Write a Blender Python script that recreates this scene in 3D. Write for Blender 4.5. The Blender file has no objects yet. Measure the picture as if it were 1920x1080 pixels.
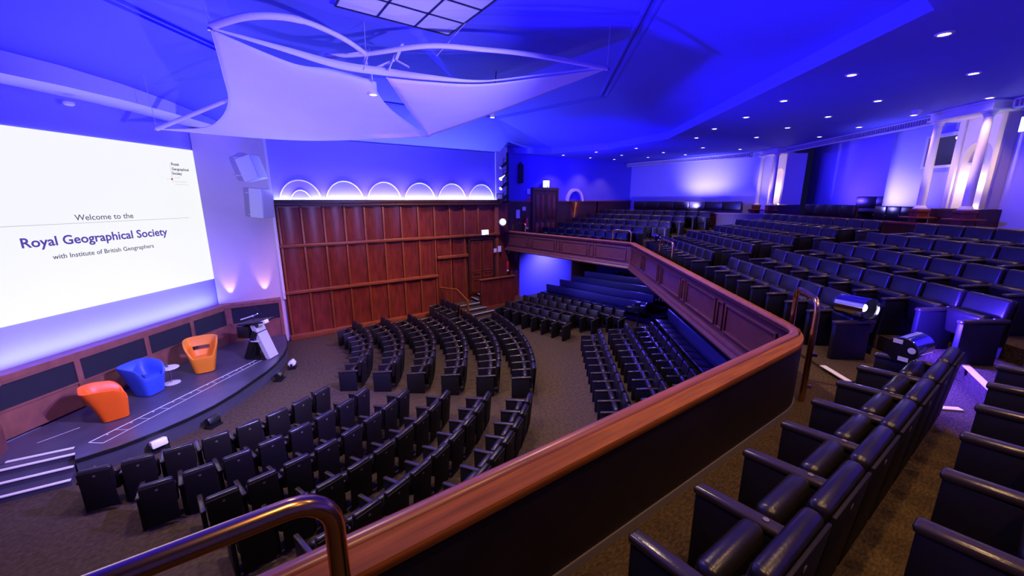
import bpy, bmesh, math, random
from math import sin, cos, tan, atan2, radians, degrees, hypot, pi, sqrt
from mathutils import Vector, Matrix
random.seed(7)
SC = bpy.context.scene
COL = SC.collection

# ------------------------------------------------------------------ camera, world, exposure, room lights
EYE = Vector((0.0, 0.0, 5.3))
HEAD = radians(54.9)                 # horizontal heading of the lens, measured from +x
PITCH = atan2(166.0, 735.0)
cam = bpy.data.cameras.new('camera'); cam.sensor_width = 36.0; cam.lens = 735.0 / 1920.0 * 36.0
cam.clip_start = 0.05; cam.clip_end = 100
co = bpy.data.objects.new('camera', cam); COL.objects.link(co)
co.location = EYE; co.rotation_euler = (pi/2 - PITCH, 0, HEAD - pi/2)
SC.camera = co
w = bpy.data.worlds.new('world'); SC.world = w; w.use_nodes = True
w.node_tree.nodes['Background'].inputs[0].default_value = (0.004, 0.003, 0.03, 1)
w.node_tree.nodes['Background'].inputs[1].default_value = 1.0
vs = SC.view_settings
vs.view_transform = 'Standard'; vs.look = 'None'; vs.gamma = 1.0; vs.exposure = 0.0; vs.use_curve_mapping = False
SC.cycles.use_denoising = True
SC.cycles.max_bounces = 6; SC.cycles.diffuse_bounces = 3; SC.cycles.glossy_bounces = 3
SC.cycles.sample_clamp_indirect = 4.0
SC.cycles.caustics_reflective = False; SC.cycles.caustics_refractive = False

BLUE = (0.022, 0.008, 1.0); VIOLET = (0.11, 0.035, 1.0); PALE = (0.30, 0.26, 1.0)
WARM = (1.0, 0.56, 0.22); SOFTWARM = (1.0, 0.72, 0.45)
def lamp(name, kind, loc, color, power, target=None, size=0.15, angle=90, blend=0.6, size_y=None):
    l = bpy.data.lights.new(name, kind); l.color = color; l.energy = power
    if kind == 'SPOT':
        l.spot_size = radians(angle); l.spot_blend = blend; l.shadow_soft_size = size
    elif kind == 'POINT':
        l.shadow_soft_size = size
    elif kind == 'AREA':
        l.size = size
        if size_y: l.shape = 'RECTANGLE'; l.size_y = size_y
    o = bpy.data.objects.new(name, l); COL.objects.link(o); o.location = loc
    if target is not None:
        o.rotation_euler = (Vector(target) - Vector(loc)).to_track_quat('-Z', 'Y').to_euler()
    return o
# blue stage-wash units round the hall (uplights on the ceiling), plus added unseen spots
lamp('ceiling_wash', 'SPOT', (7.0, 1.2, 4.1), BLUE, 500, (5.5, 3.6, 8.4), 0.05, 70, 0.8)
lamp('ceiling_wash', 'SPOT', (10.9, 15.9, 4.2), BLUE, 700, (12.0, 11.0, 8.2), 0.05, 90, 0.8)
lamp('ceiling_wash', 'SPOT', (-3.9, 4.5, 4.6), BLUE, 900, (1.5, 8.5, 9.2), 0.1, 105, 0.8)
lamp('ceiling_wash', 'SPOT', (-1.9, 10.5, 0.4), BLUE, 6000, (-0.6, 10.0, 8.0), 0.05, 110, 0.7)
lamp('soffit_wash', 'SPOT', (9.6, 6.1, 4.0), BLUE, 420, (13.0, 3.6, 7.6), 0.08, 120, 0.8)
lamp('soffit_wash', 'SPOT', (12.2, 12.6, 4.0), BLUE, 1100, (16.0, 13.5, 7.6), 0.08, 125, 0.8)
lamp('soffit_wash', 'SPOT', (4.4, 1.3, 4.2), VIOLET, 330, (7.5, -0.5, 7.6), 0.08, 120, 0.8)
lamp('sail_wash', 'SPOT', (4.2, 2.1, 4.6), PALE, 3600, (2.6, 10.5, 7.4), 0.1, 60, 0.8)
lamp('sail_wash', 'SPOT', (0.9, 14.3, 0.5), PALE, 1100, (2.4, 10.6, 7.4), 0.1, 60, 0.8)
lamp('balcony_fill', 'SPOT', (1.0, 9.5, 6.9), BLUE, 7000, (12.0, 4.0, 4.0), 0.15, 80, 0.8)  # added blue fill for the balcony seats, no fitting behind these two spots
lamp('balcony_fill', 'SPOT', (3.0, 12.0, 6.8), BLUE, 4200, (15.0, 13.0, 4.5), 0.15, 70, 0.8)
lamp('stage_fill', 'SPOT', (4.4, 3.3, 7.3), (0.22, 0.15, 1.0), 10000, (-1.2, 13.0, 0.4), 0.12, 50, 0.7)  # unseen spot added to turn the stage deck blue
lamp('stage_key', 'SPOT', (11.1, 16.35, 6.5), (1.0, 0.93, 0.86), 2200, (-1.6, 12.9, 0.9), 0.06, 34, 0.6)
lamp('stage_key', 'SPOT', (5.4, 2.6, 7.2), (1.0, 0.9, 0.8), 2200, (-2.0, 12.7, 0.9), 0.06, 32, 0.6)  # added front spot without a lantern, brightens the stage chairs
# house lights in the ceiling over the stalls
for p in ((-1.8, 7.6), (7.9, 11.0), (4.8, 4.9), (8.6, 13.9), (8.9, 7.6), (1.2, 6.2)):
    lamp('house_light', 'SPOT', (p[0], p[1], 8.5), SOFTWARM, 950, (p[0], p[1], 0), 0.12, 105, 0.6)
lamp('panelling_wash', 'SPOT', (7.9, 9.9, 8.4), (1.0, 0.5, 0.26), 2100, (4.6, 16.7, 1.5), 0.2, 56, 0.9)
lamp('panelling_wash', 'SPOT', (1.5, 6.9, 7.2), (1.0, 0.45, 0.24), 1100, (3.0, 16.7, 1.4), 0.2, 38, 0.9)
lamp('pier_key', 'SPOT', (10.9, 15.6, 6.6), (1.0, 0.90, 0.84), 480, (0.2, 16.5, 4.6), 0.06, 26, 0.7)
# warm downlights above the near rows (in the soffit, over the camera)
for p in ((0.6, 0.5), (2.6, 0.5), (4.5, 0.5), (3.6, -1.1), (5.6, -1.1), (1.5, -1.1)):
    lamp('near_downlight', 'SPOT', (p[0], p[1], 7.5), (1.0, 0.58, 0.26), 150, (p[0], p[1], 0), 0.06, 90, 0.6)

# ------------------------------------------------------------------ materials
def mat(name, color, rough=0.6, metal=0.0, spec=0.5, noise=None, bump=None, emit=None, coat=0.0, stretch=(1, 1, 1), color2=None):
    m = bpy.data.materials.new(name); m.use_nodes = True
    nt = m.node_tree; b = nt.nodes['Principled BSDF']
    b.inputs['Base Color'].default_value = (*color, 1); b.inputs['Roughness'].default_value = rough
    b.inputs['Metallic'].default_value = metal; b.inputs['Specular IOR Level'].default_value = spec
    b.inputs['Coat Weight'].default_value = coat
    if emit:
        b.inputs['Emission Color'].default_value = (*emit[0], 1); b.inputs['Emission Strength'].default_value = emit[1]
    if noise or bump:
        tc = nt.nodes.new('ShaderNodeTexCoord'); mp = nt.nodes.new('ShaderNodeMapping')
        mp.inputs['Scale'].default_value = stretch
        nt.links.new(tc.outputs['Object'], mp.inputs['Vector'])
    if noise:
        n = nt.nodes.new('ShaderNodeTexNoise'); n.inputs['Scale'].default_value = noise[0]; n.inputs['Detail'].default_value = 5
        r = nt.nodes.new('ShaderNodeValToRGB')
        c2 = color2 or tuple(c * (1 - noise[1]) for c in color)
        r.color_ramp.elements[0].position = 0.3; r.color_ramp.elements[1].position = 0.7
        r.color_ramp.elements[0].color = (*c2, 1); r.color_ramp.elements[1].color = (*color, 1)
        nt.links.new(mp.outputs[0], n.inputs['Vector']); nt.links.new(n.outputs['Fac'], r.inputs['Fac'])
        nt.links.new(r.outputs['Color'], b.inputs['Base Color'])
    if bump:
        n2 = nt.nodes.new('ShaderNodeTexNoise'); n2.inputs['Scale'].default_value = bump[0]; n2.inputs['Detail'].default_value = 3
        bp = nt.nodes.new('ShaderNodeBump'); bp.inputs['Strength'].default_value = bump[1]; bp.inputs['Distance'].default_value = 0.01
        nt.links.new(mp.outputs[0], n2.inputs['Vector']); nt.links.new(n2.outputs['Fac'], bp.inputs['Height'])
        nt.links.new(bp.outputs['Normal'], b.inputs['Normal'])
    return m
M = {}
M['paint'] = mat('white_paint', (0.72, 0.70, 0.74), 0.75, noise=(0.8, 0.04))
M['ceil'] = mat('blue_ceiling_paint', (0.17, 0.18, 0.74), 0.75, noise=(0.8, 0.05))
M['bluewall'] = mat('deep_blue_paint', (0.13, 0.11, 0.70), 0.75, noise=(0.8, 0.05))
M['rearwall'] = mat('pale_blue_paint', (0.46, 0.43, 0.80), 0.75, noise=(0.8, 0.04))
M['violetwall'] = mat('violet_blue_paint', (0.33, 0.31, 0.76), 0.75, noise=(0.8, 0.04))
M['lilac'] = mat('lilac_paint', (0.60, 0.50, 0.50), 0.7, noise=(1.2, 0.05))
M['cream'] = mat('cream_paint', (0.80, 0.74, 0.72), 0.55, noise=(2, 0.04))
M['carpet'] = mat('brown_carpet', (0.085, 0.058, 0.040), 0.95, spec=0.1, noise=(14, 0.45), bump=(60, 0.7))
M['weave'] = mat('balcony_carpet', (0.10, 0.066, 0.036), 0.95, spec=0.1, noise=(26, 0.65), bump=(45, 0.9), stretch=(1, 2.2, 1))
M['wood'] = mat('mahogany', (0.22, 0.033, 0.018), 0.38, noise=(3.2, 0.55), stretch=(3.0, 3.0, 0.55), bump=(9, 0.06))
M['woodrail'] = mat('mahogany_moulding', (0.30, 0.075, 0.026), 0.32, noise=(3, 0.4), stretch=(0.8, 4, 6))
M['cap'] = mat('mahogany_cap', (0.33, 0.095, 0.014), 0.55, spec=0.08, noise=(2.4, 0.5), stretch=(0.7, 9, 9))
M['nosewood'] = mat('polished_nosing_wood', (0.34, 0.10, 0.05), 0.3, noise=(2.4, 0.4), stretch=(0.7, 9, 9))
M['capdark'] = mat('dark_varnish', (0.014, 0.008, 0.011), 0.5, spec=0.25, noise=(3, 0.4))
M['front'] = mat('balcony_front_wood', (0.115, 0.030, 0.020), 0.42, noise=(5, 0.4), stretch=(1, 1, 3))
M['stagewood'] = mat('stage_front_wood', (0.30, 0.105, 0.075), 0.45, noise=(4, 0.35), stretch=(1, 1, 0.6))
M['darkwood'] = mat('dark_wood', (0.075, 0.022, 0.016), 0.4, noise=(4, 0.4), stretch=(3, 3, 0.5))
M['grille'] = mat('black_cloth', (0.012, 0.012, 0.022), 0.85, bump=(160, 0.6))
M['leather'] = mat('black_leather', (0.013, 0.010, 0.012), 0.30, noise=(5, 0.3), bump=(70, 0.10))
M['vinyl'] = mat('black_vinyl', (0.009, 0.008, 0.014), 0.5, spec=0.35, bump=(60, 0.06))
M['board'] = mat('seat_board', (0.008, 0.006, 0.006), 0.6, spec=0.2)
M['trimgrey'] = mat('grey_floor_trim', (0.11, 0.09, 0.10), 0.6)
M['pad'] = mat('arm_pad', (0.034, 0.026, 0.022), 0.2, bump=(80, 0.08))
M['bench'] = mat('bench_cover', (0.060, 0.060, 0.085), 0.45, bump=(60, 0.06))
M['disc'] = mat('number_disc', (0.28, 0.26, 0.24), 0.35, metal=0.6)
M['brass'] = mat('brass', (0.62, 0.36, 0.14), 0.22, metal=1.0)
M['steel'] = mat('polished_steel', (0.72, 0.70, 0.72), 0.18, metal=1.0)
M['chrome'] = mat('chrome', (0.85, 0.84, 0.86), 0.08, metal=1.0)
M['black'] = mat('black_metal', (0.012, 0.012, 0.014), 0.4, metal=0.3)
M['deck'] = mat('stage_deck', (0.075, 0.066, 0.105), 0.32, noise=(2, 0.35))
M['skirt'] = mat('stage_skirt', (0.060, 0.056, 0.085), 0.5, noise=(3, 0.3))
M['nosing'] = mat('white_nosing', (0.75, 0.73, 0.72), 0.5)
M['tape'] = mat('white_tape', (0.8, 0.78, 0.8), 0.5)
M['white'] = mat('white_plastic', (0.78, 0.77, 0.78), 0.35)
M['spk'] = mat('speaker_grey', (0.52, 0.50, 0.52), 0.5)
M['orange'] = mat('orange_plastic', (0.92, 0.13, 0.004), 0.42)
M['amber'] = mat('amber_plastic', (0.92, 0.27, 0.015), 0.42)
M['blue'] = mat('blue_plastic', (0.035, 0.085, 0.62), 0.45)
M['fabric'] = mat('sail_fabric', (0.80, 0.78, 0.82), 0.7, noise=(1.5, 0.04))
M['red'] = mat('red_enamel', (0.62, 0.02, 0.02), 0.3)
M['paper'] = mat('white_card', (0.78, 0.78, 0.8), 0.6)
M['screen'] = mat('projected_white', (0.10, 0.10, 0.10), 0.9, spec=0.1, emit=((0.95, 0.96, 0.87), 0.96))
M['ink'] = mat('violet_ink', (0.0, 0.0, 0.0), 0.9, spec=0, emit=((0.095, 0.065, 0.42), 1.0))
M['inkgrey'] = mat('grey_ink', (0.0, 0.0, 0.0), 0.9, spec=0, emit=((0.105, 0.10, 0.19), 1.0))
M['inkpale'] = mat('pale_ink', (0.0, 0.0, 0.0), 0.9, spec=0, emit=((0.5, 0.5, 0.52), 1.0))
M['inkred'] = mat('red_ink', (0.0, 0.0, 0.0), 0.9, spec=0, emit=((0.42, 0.05, 0.09), 1.0))
M['inkgreen'] = mat('exit_green', (0.0, 0.05, 0.02), 0.5, emit=((0.0, 0.30, 0.14), 1.0))
M['glowwarm'] = mat('warm_lamp', (1, 1, 1), 0.5, emit=((1.0, 0.78, 0.48), 14))
M['glowwhite'] = mat('cool_lamp', (1, 1, 1), 0.5, emit=((0.85, 0.9, 1.0), 12))
M['glowled'] = mat('led_lens', (1, 1, 1), 0.5, emit=((0.72, 0.70, 1.0), 30))
M['glowstrip'] = mat('led_strip', (1, 1, 1), 0.5, emit=((0.36, 0.42, 1.0), 16))
M['glowexit'] = mat('exit_sign_face', (1, 1, 1), 0.5, emit=((0.72, 1.0, 0.86), 2.6))
M['glowniche'] = mat('niche_lamp', (1, 1, 1), 0.5, emit=((1.0, 0.78, 0.5), 20))
def glassmat():
    m = bpy.data.materials.new('window_glass'); m.use_nodes = True
    b = m.node_tree.nodes['Principled BSDF']
    b.inputs['Base Color'].default_value = (0.6, 0.65, 0.75, 1); b.inputs['Roughness'].default_value = 0.03
    b.inputs['Transmission Weight'].default_value = 0.9; b.inputs['IOR'].default_value = 1.1
    return m
M['glass'] = glassmat()

# ------------------------------------------------------------------ geometry helpers
class G:
    def __init__(self): self.bm = bmesh.new()
    def box(self, c, s, rot=None, bev=0.0, seg=2):
        mt = Matrix.Translation(Vector(c)) @ (rot.to_4x4() if rot else Matrix()) @ Matrix.Diagonal((*s, 1))
        vs_ = bmesh.ops.create_cube(self.bm, size=1.0, matrix=mt)['verts']
        if bev > 0:
            es = list({e for v in vs_ for e in v.link_edges})
            bmesh.ops.bevel(self.bm, geom=es, offset=min(bev, 0.48*min(s)), segments=seg, affect='EDGES', profile=0.5)
        return self
    def bar(self, a, b, wx, wz, up=(0, 0, 1), bev=0.0):
        a = Vector(a); b = Vector(b); d = b - a; L = d.length
        x = d.normalized(); z = Vector(up); y = z.cross(x)
        if y.length < 1e-4: y = Vector((0, 1, 0))
        y.normalize(); z = x.cross(y)
        return self.box((a+b)/2, (L, wx, wz), Matrix((x, y, z)).transposed(), bev)
    def face(self, pts):
        try: return self.bm.faces.new([self.bm.verts.new(Vector(p)) for p in pts])
        except ValueError: return None
    def prism(self, poly, z0, z1):
        n = len(poly)
        a = [self.bm.verts.new((p[0], p[1], z0)) for p in poly]; b = [self.bm.verts.new((p[0], p[1], z1)) for p in poly]
        fs = [self.bm.faces.new(b), self.bm.faces.new(a[::-1])]
        for i in range(n): fs.append(self.bm.faces.new((a[i], a[(i+1) % n], b[(i+1) % n], b[i])))
        bmesh.ops.recalc_face_normals(self.bm, faces=fs)
        return self
    def tube(self, pts, r, n=12, cap=True):
        pts = [Vector(p) for p in pts]; rs = r if isinstance(r, (list, tuple)) else [r]*len(pts)
        rings = []; prev = None
        for i, p in enumerate(pts):
            t = (pts[min(i+1, len(pts)-1)] - pts[max(i-1, 0)]).normalized()
            if prev is None:
                u = t.orthogonal().normalized()
            else:
                u = (prev - t*prev.dot(t)).normalized()
            prev = u; v = t.cross(u)
            rings.append([self.bm.verts.new(p + (u*cos(2*pi*k/n) + v*sin(2*pi*k/n))*rs[i]) for k in range(n)])
        for a, b in zip(rings, rings[1:]):
            for k in range(n): self.bm.faces.new((a[k], a[(k+1) % n], b[(k+1) % n], b[k]))
        if cap:
            self.bm.faces.new(rings[0][::-1]); self.bm.faces.new(rings[-1])
        return self
    def lathe(self, prof, n=24, mt=None, cap=True):
        mt = mt or Matrix(); rings = []
        for r, z in prof:
            rings.append([self.bm.verts.new(mt @ Vector((r*cos(2*pi*k/n), r*sin(2*pi*k/n), z))) for k in range(n)])
        for a, b in zip(rings, rings[1:]):
            for k in range(n): self.bm.faces.new((a[k], a[(k+1) % n], b[(k+1) % n], b[k]))
        if cap:
            self.bm.faces.new(rings[0][::-1]); self.bm.faces.new(rings[-1])
        return self
    def sweep(self, path, prof, closed_prof=True):
        # path: 2d points; prof: (offset to the path's own left hand, z); mitred
        P = [Vector((p[0], p[1])) for p in path]; rings = []
        for i, p in enumerate(P):
            d0 = (P[i] - P[i-1]).normalized() if i else (P[1]-P[0]).normalized()
            d1 = (P[i+1] - P[i]).normalized() if i < len(P)-1 else d0
            n0 = Vector((-d0.y, d0.x)); n1 = Vector((-d1.y, d1.x)); m = (n0+n1).normalized(); k = 1/max(0.3, m.dot(n0))
            rings.append([self.bm.verts.new((p.x + m.x*k*o, p.y + m.y*k*o, z)) for o, z in prof])
        n = len(prof); fs = []
        for a, b in zip(rings, rings[1:]):
            for k in range(n if closed_prof else n-1): fs.append(self.bm.faces.new((a[k], b[k], b[(k+1) % n], a[(k+1) % n])))
        if closed_prof:
            fs.append(self.bm.faces.new(rings[0])); fs.append(self.bm.faces.new(rings[-1][::-1]))
        bmesh.ops.recalc_face_normals(self.bm, faces=fs)
        return self
    def grid(self, f, nu, nv):
        vv = [[self.bm.verts.new(f(i/nu, j/nv)) for j in range(nv+1)] for i in range(nu+1)]
        for i in range(nu):
            for j in range(nv): self.bm.faces.new((vv[i][j], vv[i+1][j], vv[i+1][j+1], vv[i][j+1]))
        return self
    def mesh(self, name, m, sharp=32):
        bmesh.ops.remove_doubles(self.bm, verts=self.bm.verts, dist=1e-6)
        me = bpy.data.meshes.new(name); self.bm.to_mesh(me); self.bm.free()
        me.materials.append(M[m] if isinstance(m, str) else m)
        me.shade_smooth(); me.set_sharp_from_angle(angle=radians(sharp))
        return me
def obj(name, g, m, parent=None, sharp=32):
    me = g if isinstance(g, bpy.types.Mesh) else g.mesh(name, m, sharp)
    o = bpy.data.objects.new(name, me); COL.objects.link(o)
    if parent: o.parent = parent
    return o
LABELS = {}
def tag(o, label, cat, group=None):
    if label in LABELS: print('DUPLICATE LABEL', label)
    LABELS[label] = 1
    o['label'] = label; o['category'] = cat
    if group: o['group'] = group
    return o
def thing(name, label, cat, loc=(0, 0, 0), rz=0.0, group=None):
    o = bpy.data.objects.new(name, None); COL.objects.link(o); o.empty_display_size = 0.1
    o.location = loc; o.rotation_euler = (0, 0, rz)
    return tag(o, label, cat, group)
def struct(name, g, m, parent=None, sharp=32):
    o = obj(name, g, m, parent, sharp)
    if not parent: o['kind'] = 'structure'
    return o
def copy_thing(src, loc, rz, label, cat, group):
    r = src.copy(); COL.objects.link(r); r.location = loc; r.rotation_euler = (0, 0, rz); tag(r, label, cat, group)
    for ch in list(src.children):
        c = ch.copy(); COL.objects.link(c); c.parent = r
        for g2 in list(ch.children):
            d = g2.copy(); COL.objects.link(d); d.parent = c
    return r
ORD = 'first second third fourth fifth sixth seventh eighth ninth tenth eleventh twelfth thirteenth fourteenth'.split()
def text_mesh(body, width, mname, weight=0.0, center=False):
    cu = bpy.data.curves.new('lettering', 'FONT'); cu.body = body; cu.size = 1.0; cu.offset = weight; cu.resolution_u = 3
    o = bpy.data.objects.new('lettering', cu); COL.objects.link(o)
    bpy.context.view_layer.update()
    dg = bpy.context.evaluated_depsgraph_get()
    me = bpy.data.meshes.new_from_object(o.evaluated_get(dg))
    bpy.data.objects.remove(o); bpy.data.curves.remove(cu)
    xs = [v.co.x for v in me.vertices]; k = width/(max(xs)-min(xs)); x0 = min(xs); sh = -width/2 if center else 0
    for v in me.vertices: v.co = Vector(((v.co.x-x0)*k + sh, v.co.y*k, 0))
    me.materials.clear(); me.materials.append(M[mname])
    return me
def arc(cx, cy, r, a0, a1, n):
    return [(cx + r*cos(radians(a0+(a1-a0)*i/n)), cy + r*sin(radians(a0+(a1-a0)*i/n))) for i in range(n+1)]
def bez(p, n=12):
    # Catmull-Rom through 3d points
    p = [Vector(q) for q in p]; out = []
    for i in range(len(p)-1):
        a = p[max(i-1, 0)]; b = p[i]; c = p[i+1]; d = p[min(i+2, len(p)-1)]
        for k in range(n):
            t = k/n
            out.append(0.5*((2*b) + (c-a)*t + (2*a-5*b+4*c-d)*t*t + (3*b-a-3*c+d)*t**3))
    out.append(p[-1]); return out
N50 = Vector((0.766, -0.643, 0)); T50 = Vector((0.643, 0.766, 0))
def dg(t, nd, z=0.0): return N50*nd + T50*t + Vector((0, 0, z))
def seen(P, m=0):
    # whether a point falls inside the photographed frame (hidden repeats are left out)
    v = Vector(P) - EYE
    f = Vector((cos(HEAD), sin(HEAD), 0)); r = Vector((sin(HEAD), -cos(HEAD), 0))
    fc = f*cos(PITCH) - Vector((0, 0, sin(PITCH))); uc = f*sin(PITCH) + Vector((0, 0, cos(PITCH)))
    dz = v.dot(fc)
    if dz < 0.1: return None
    x = 960 + 735*v.dot(r)/dz; y = 540 - 735*v.dot(uc)/dz
    return (x, y) if -m < x < 1920+m and -m < y < 1080+m else None

# ================================================================== ROOM SHELL
Y1 = 16.75                                           # panelled wall plane
struct('floor', G().prism([(-5, -4.5), (23, -4.5), (23, 18), (-5, 18)], -0.2, 0.0), 'carpet')
g = G().prism([(1.15, Y1), (11.3, Y1), (11.3, Y1+0.4), (1.15, Y1+0.4)], 0, 7.5)
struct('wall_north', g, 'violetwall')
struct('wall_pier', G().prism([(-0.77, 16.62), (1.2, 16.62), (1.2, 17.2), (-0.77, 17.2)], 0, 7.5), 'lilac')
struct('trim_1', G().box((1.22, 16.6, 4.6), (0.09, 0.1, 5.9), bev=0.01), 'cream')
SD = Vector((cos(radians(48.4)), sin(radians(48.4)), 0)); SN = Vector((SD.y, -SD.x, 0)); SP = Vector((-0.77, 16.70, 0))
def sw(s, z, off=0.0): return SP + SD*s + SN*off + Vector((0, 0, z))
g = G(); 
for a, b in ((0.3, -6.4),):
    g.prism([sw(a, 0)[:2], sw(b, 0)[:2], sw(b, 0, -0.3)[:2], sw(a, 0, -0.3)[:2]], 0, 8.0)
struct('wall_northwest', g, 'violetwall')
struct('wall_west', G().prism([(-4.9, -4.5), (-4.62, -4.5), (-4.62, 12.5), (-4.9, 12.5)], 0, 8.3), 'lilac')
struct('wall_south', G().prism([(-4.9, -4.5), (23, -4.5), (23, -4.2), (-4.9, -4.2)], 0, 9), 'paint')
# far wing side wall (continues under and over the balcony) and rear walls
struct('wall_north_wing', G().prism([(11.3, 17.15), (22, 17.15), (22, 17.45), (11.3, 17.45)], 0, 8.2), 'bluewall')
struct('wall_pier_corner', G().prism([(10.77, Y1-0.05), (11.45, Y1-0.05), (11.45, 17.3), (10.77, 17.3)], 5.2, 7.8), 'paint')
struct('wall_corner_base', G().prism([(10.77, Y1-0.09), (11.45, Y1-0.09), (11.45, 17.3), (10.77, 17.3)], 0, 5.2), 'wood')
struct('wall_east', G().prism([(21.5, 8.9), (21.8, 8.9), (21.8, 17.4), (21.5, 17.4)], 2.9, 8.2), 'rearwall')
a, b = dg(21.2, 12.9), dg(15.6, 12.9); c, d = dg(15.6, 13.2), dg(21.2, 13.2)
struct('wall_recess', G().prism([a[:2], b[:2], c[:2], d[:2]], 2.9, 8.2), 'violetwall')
a, b = dg(14.5, 11.25), dg(6.0, 11.25); c, d = dg(6.0, 11.5), dg(14.5, 11.5)
g = G()      # booth wall built round its window opening (t 11.55-13.1, z 6.05-7.05)
def dbox(g, t0, t1, n0, n1, z0, z1):
    g.prism([dg(t0, n0)[:2], dg(t0, n1)[:2], dg(t1, n1)[:2], dg(t1, n0)[:2]], z0, z1); return g
dbox(g, 13.25, 14.5, 11.25, 11.5, 2.9, 8.2); dbox(g, 11.6, 13.25, 11.25, 11.5, 2.9, 6.2); dbox(g, 11.6, 13.25, 11.25, 11.5, 7.1, 8.2)
dbox(g, 5.0, 11.6, 11.25, 11.5, 2.9, 8.2); dbox(g, 14.25, 14.5, 11.25, 13.2, 2.9, 8.2)
struct('wall_southeast', g, 'rearwall')
# booth interior behind the window
g = G(); dbox(g, 11.0, 14.2, 13.1, 13.2, 5.2, 8.0); dbox(g, 11.0, 14.2, 11.55, 13.2, 7.6, 7.7)
struct('wall_booth', g, 'board')
lamp('booth_lamp', 'POINT', tuple(dg(12.4, 12.5, 7.3)), (1.0, 0.85, 0.7), 5, None, 0.1)
g = G()
dbox(g, 11.6, 13.25, 11.16, 11.42, 7.05, 7.12); dbox(g, 11.6, 13.25, 11.16, 11.42, 6.18, 6.25)
dbox(g, 11.58, 11.65, 11.16, 11.42, 6.18, 7.12); dbox(g, 13.2, 13.28, 11.16, 11.42, 6.18, 7.12)
wf = struct('window_1', g, 'paint')
g = G(); dbox(g, 11.65, 13.2, 11.36, 11.38, 6.25, 7.05); obj('pane', g, 'glass', wf)
g = G(); dbox(g, 11.6, 13.2, 11.8, 12.4, 5.9, 6.32); dbox(g, 12.3, 12.7, 11.9, 12.2, 6.32, 6.6); dbox(g, 11.7, 12.1, 11.9, 12.2, 6.32, 6.52)
tag(obj('control_desk', g, 'black'), 'dark mixing desk seen through the booth window above the balcony', 'desk')
g = G(); dbox(g, 12.0, 13.0, 11.7, 11.76, 7.0, 7.06); 
tag(obj('booth_light', g, 'glowwarm'), 'small warm strip lamp inside the control booth window', 'lamp')

# ------------------------------------------------------------------ ceiling
ZC = 8.7
C = [Vector(p) for p in ((10.7, 9.9, ZC), (9.7, 15.0, ZC), (2.7, 15.0, ZC), (-2.9, 8.4, ZC), (-2.9, 4.3, ZC), (5.96, 4.3, ZC))]
fas = [Vector(p) for p in ((-4.7, 1.48, 7.85), (7.4, 1.48, 7.85), (14.2, 9.7, 7.85), (14.75, 13.2, 7.85), (13.7, 16.0, 7.85), (12.0, 17.2, 7.85))]
g = G()
g.face(C[::-1])
W1a = Vector((11.1, Y1+0.05, 7.5)); E1 = Vector((0.62, Y1+0.05, 7.5)); E2 = Vector((-4.7, 10.35, 8.05))
arch = [E1.lerp(E2, t) + Vector((0, 0, 0.28*sin(pi*min(1, t*1.15))))*1.0 for t in (0, .15, .3, .45, .6, .75, .9, 1)]
def tri(*p): g.face(p)
tri(C[0], fas[2], fas[1], C[5])                       # diagonal slope
tri(C[0], fas[3], fas[2]); tri(C[0], C[1], fas[4], fas[3]); tri(C[1], W1a, fas[5], fas[4])
tri(C[1], C[2], E1, W1a)                              # slope above the panelled wall
for p, q, t in zip(arch, arch[1:], range(len(arch))):  # coved slope above the screen
    k = len(arch)-1
    a, b = C[2].lerp(C[3], t/k), C[2].lerp(C[3], (t+1)/k)
    NS = 6
    def cv(pa, pb, u): 
        v = pa.lerp(pb, u); v.z = pa.z + (pb.z-pa.z)*(u**1.9); return v
    for i in range(NS):
        tri(cv(a, p, i/NS), cv(b, q, i/NS), cv(b, q, (i+1)/NS), cv(a, p, (i+1)/NS))
tri(C[3], C[4], Vector((-4.7, 1.48, 7.85)), Vector((-4.7, 10.35, 8.05)))
tri(C[4], C[5], fas[1], fas[0])
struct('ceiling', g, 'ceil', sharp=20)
g = G()                                                # downstand and soffit of the arch over the screen
low = [Vector((v.x, v.y, 7.46 + 0.2*sin(pi*i/7))) for i, v in enumerate(arch)]
for i in range(7):
    g.face((arch[i], low[i], low[i+1], arch[i+1]))
    o0 = low[i] - SN*1.15; o1 = low[i+1] - SN*1.15
    g.face((low[i], o0 + Vector((0, 0, 0.02)), o1 + Vector((0, 0, 0.02)), low[i+1]))
struct('beam_proscenium', g, 'paint', sharp=40)
g = G()                                                # balcony soffit and its lit fascia
for p, q in zip(fas, fas[1:]):
    g.face((p, q, q - Vector((0, 0, 0.27)), p - Vector((0, 0, 0.27))))
low = [Vector((p.x, p.y, 7.58)) for p in fas]
g.face([low[0], low[1], low[2], low[3], low[4], low[5], Vector((22, 17.4, 7.58)), Vector((22, 8, 7.58)), Vector((16, -0.5, 7.58)), Vector((16, -4.4, 7.58)), Vector((-4.7, -4.4, 7.58))])
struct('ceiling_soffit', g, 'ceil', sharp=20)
g = G()                                                # double grooved lighting track round the centre panel
for off in (-0.10, 0.10):
    for p, q in ((C[5], C[0]), (C[2], C[3]), (C[0], C[1]), (C[1], C[2])):
        dv = (q-p).normalized(); nn = Vector((-dv.y, dv.x, 0))
        g.bar(p + nn*off + Vector((0, 0, -0.03)), q + nn*off + Vector((0, 0, -0.03)), 0.06, 0.05)
struct('trim_2', g, 'ceil')
t = thing('ceiling_grille', 'white gridded panel of square tiles set in the ceiling above the sail', 'ceiling panel', (3.05, 6.85, 8.66), 0)
obj('tile_panel', G().box((0, 0, 0), (2.2, 2.7, 0.06)), 'paint', t)
g = G()
for i in range(4): g.box((-1.1+2.2*i/3, 0, -0.035), (0.035, 2.7, 0.02))
for i in range(5): g.box((0, -1.35+2.7*i/4, -0.035), (2.2, 0.035, 0.02))
obj('grid_bars', g, 'black', t)
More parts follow.
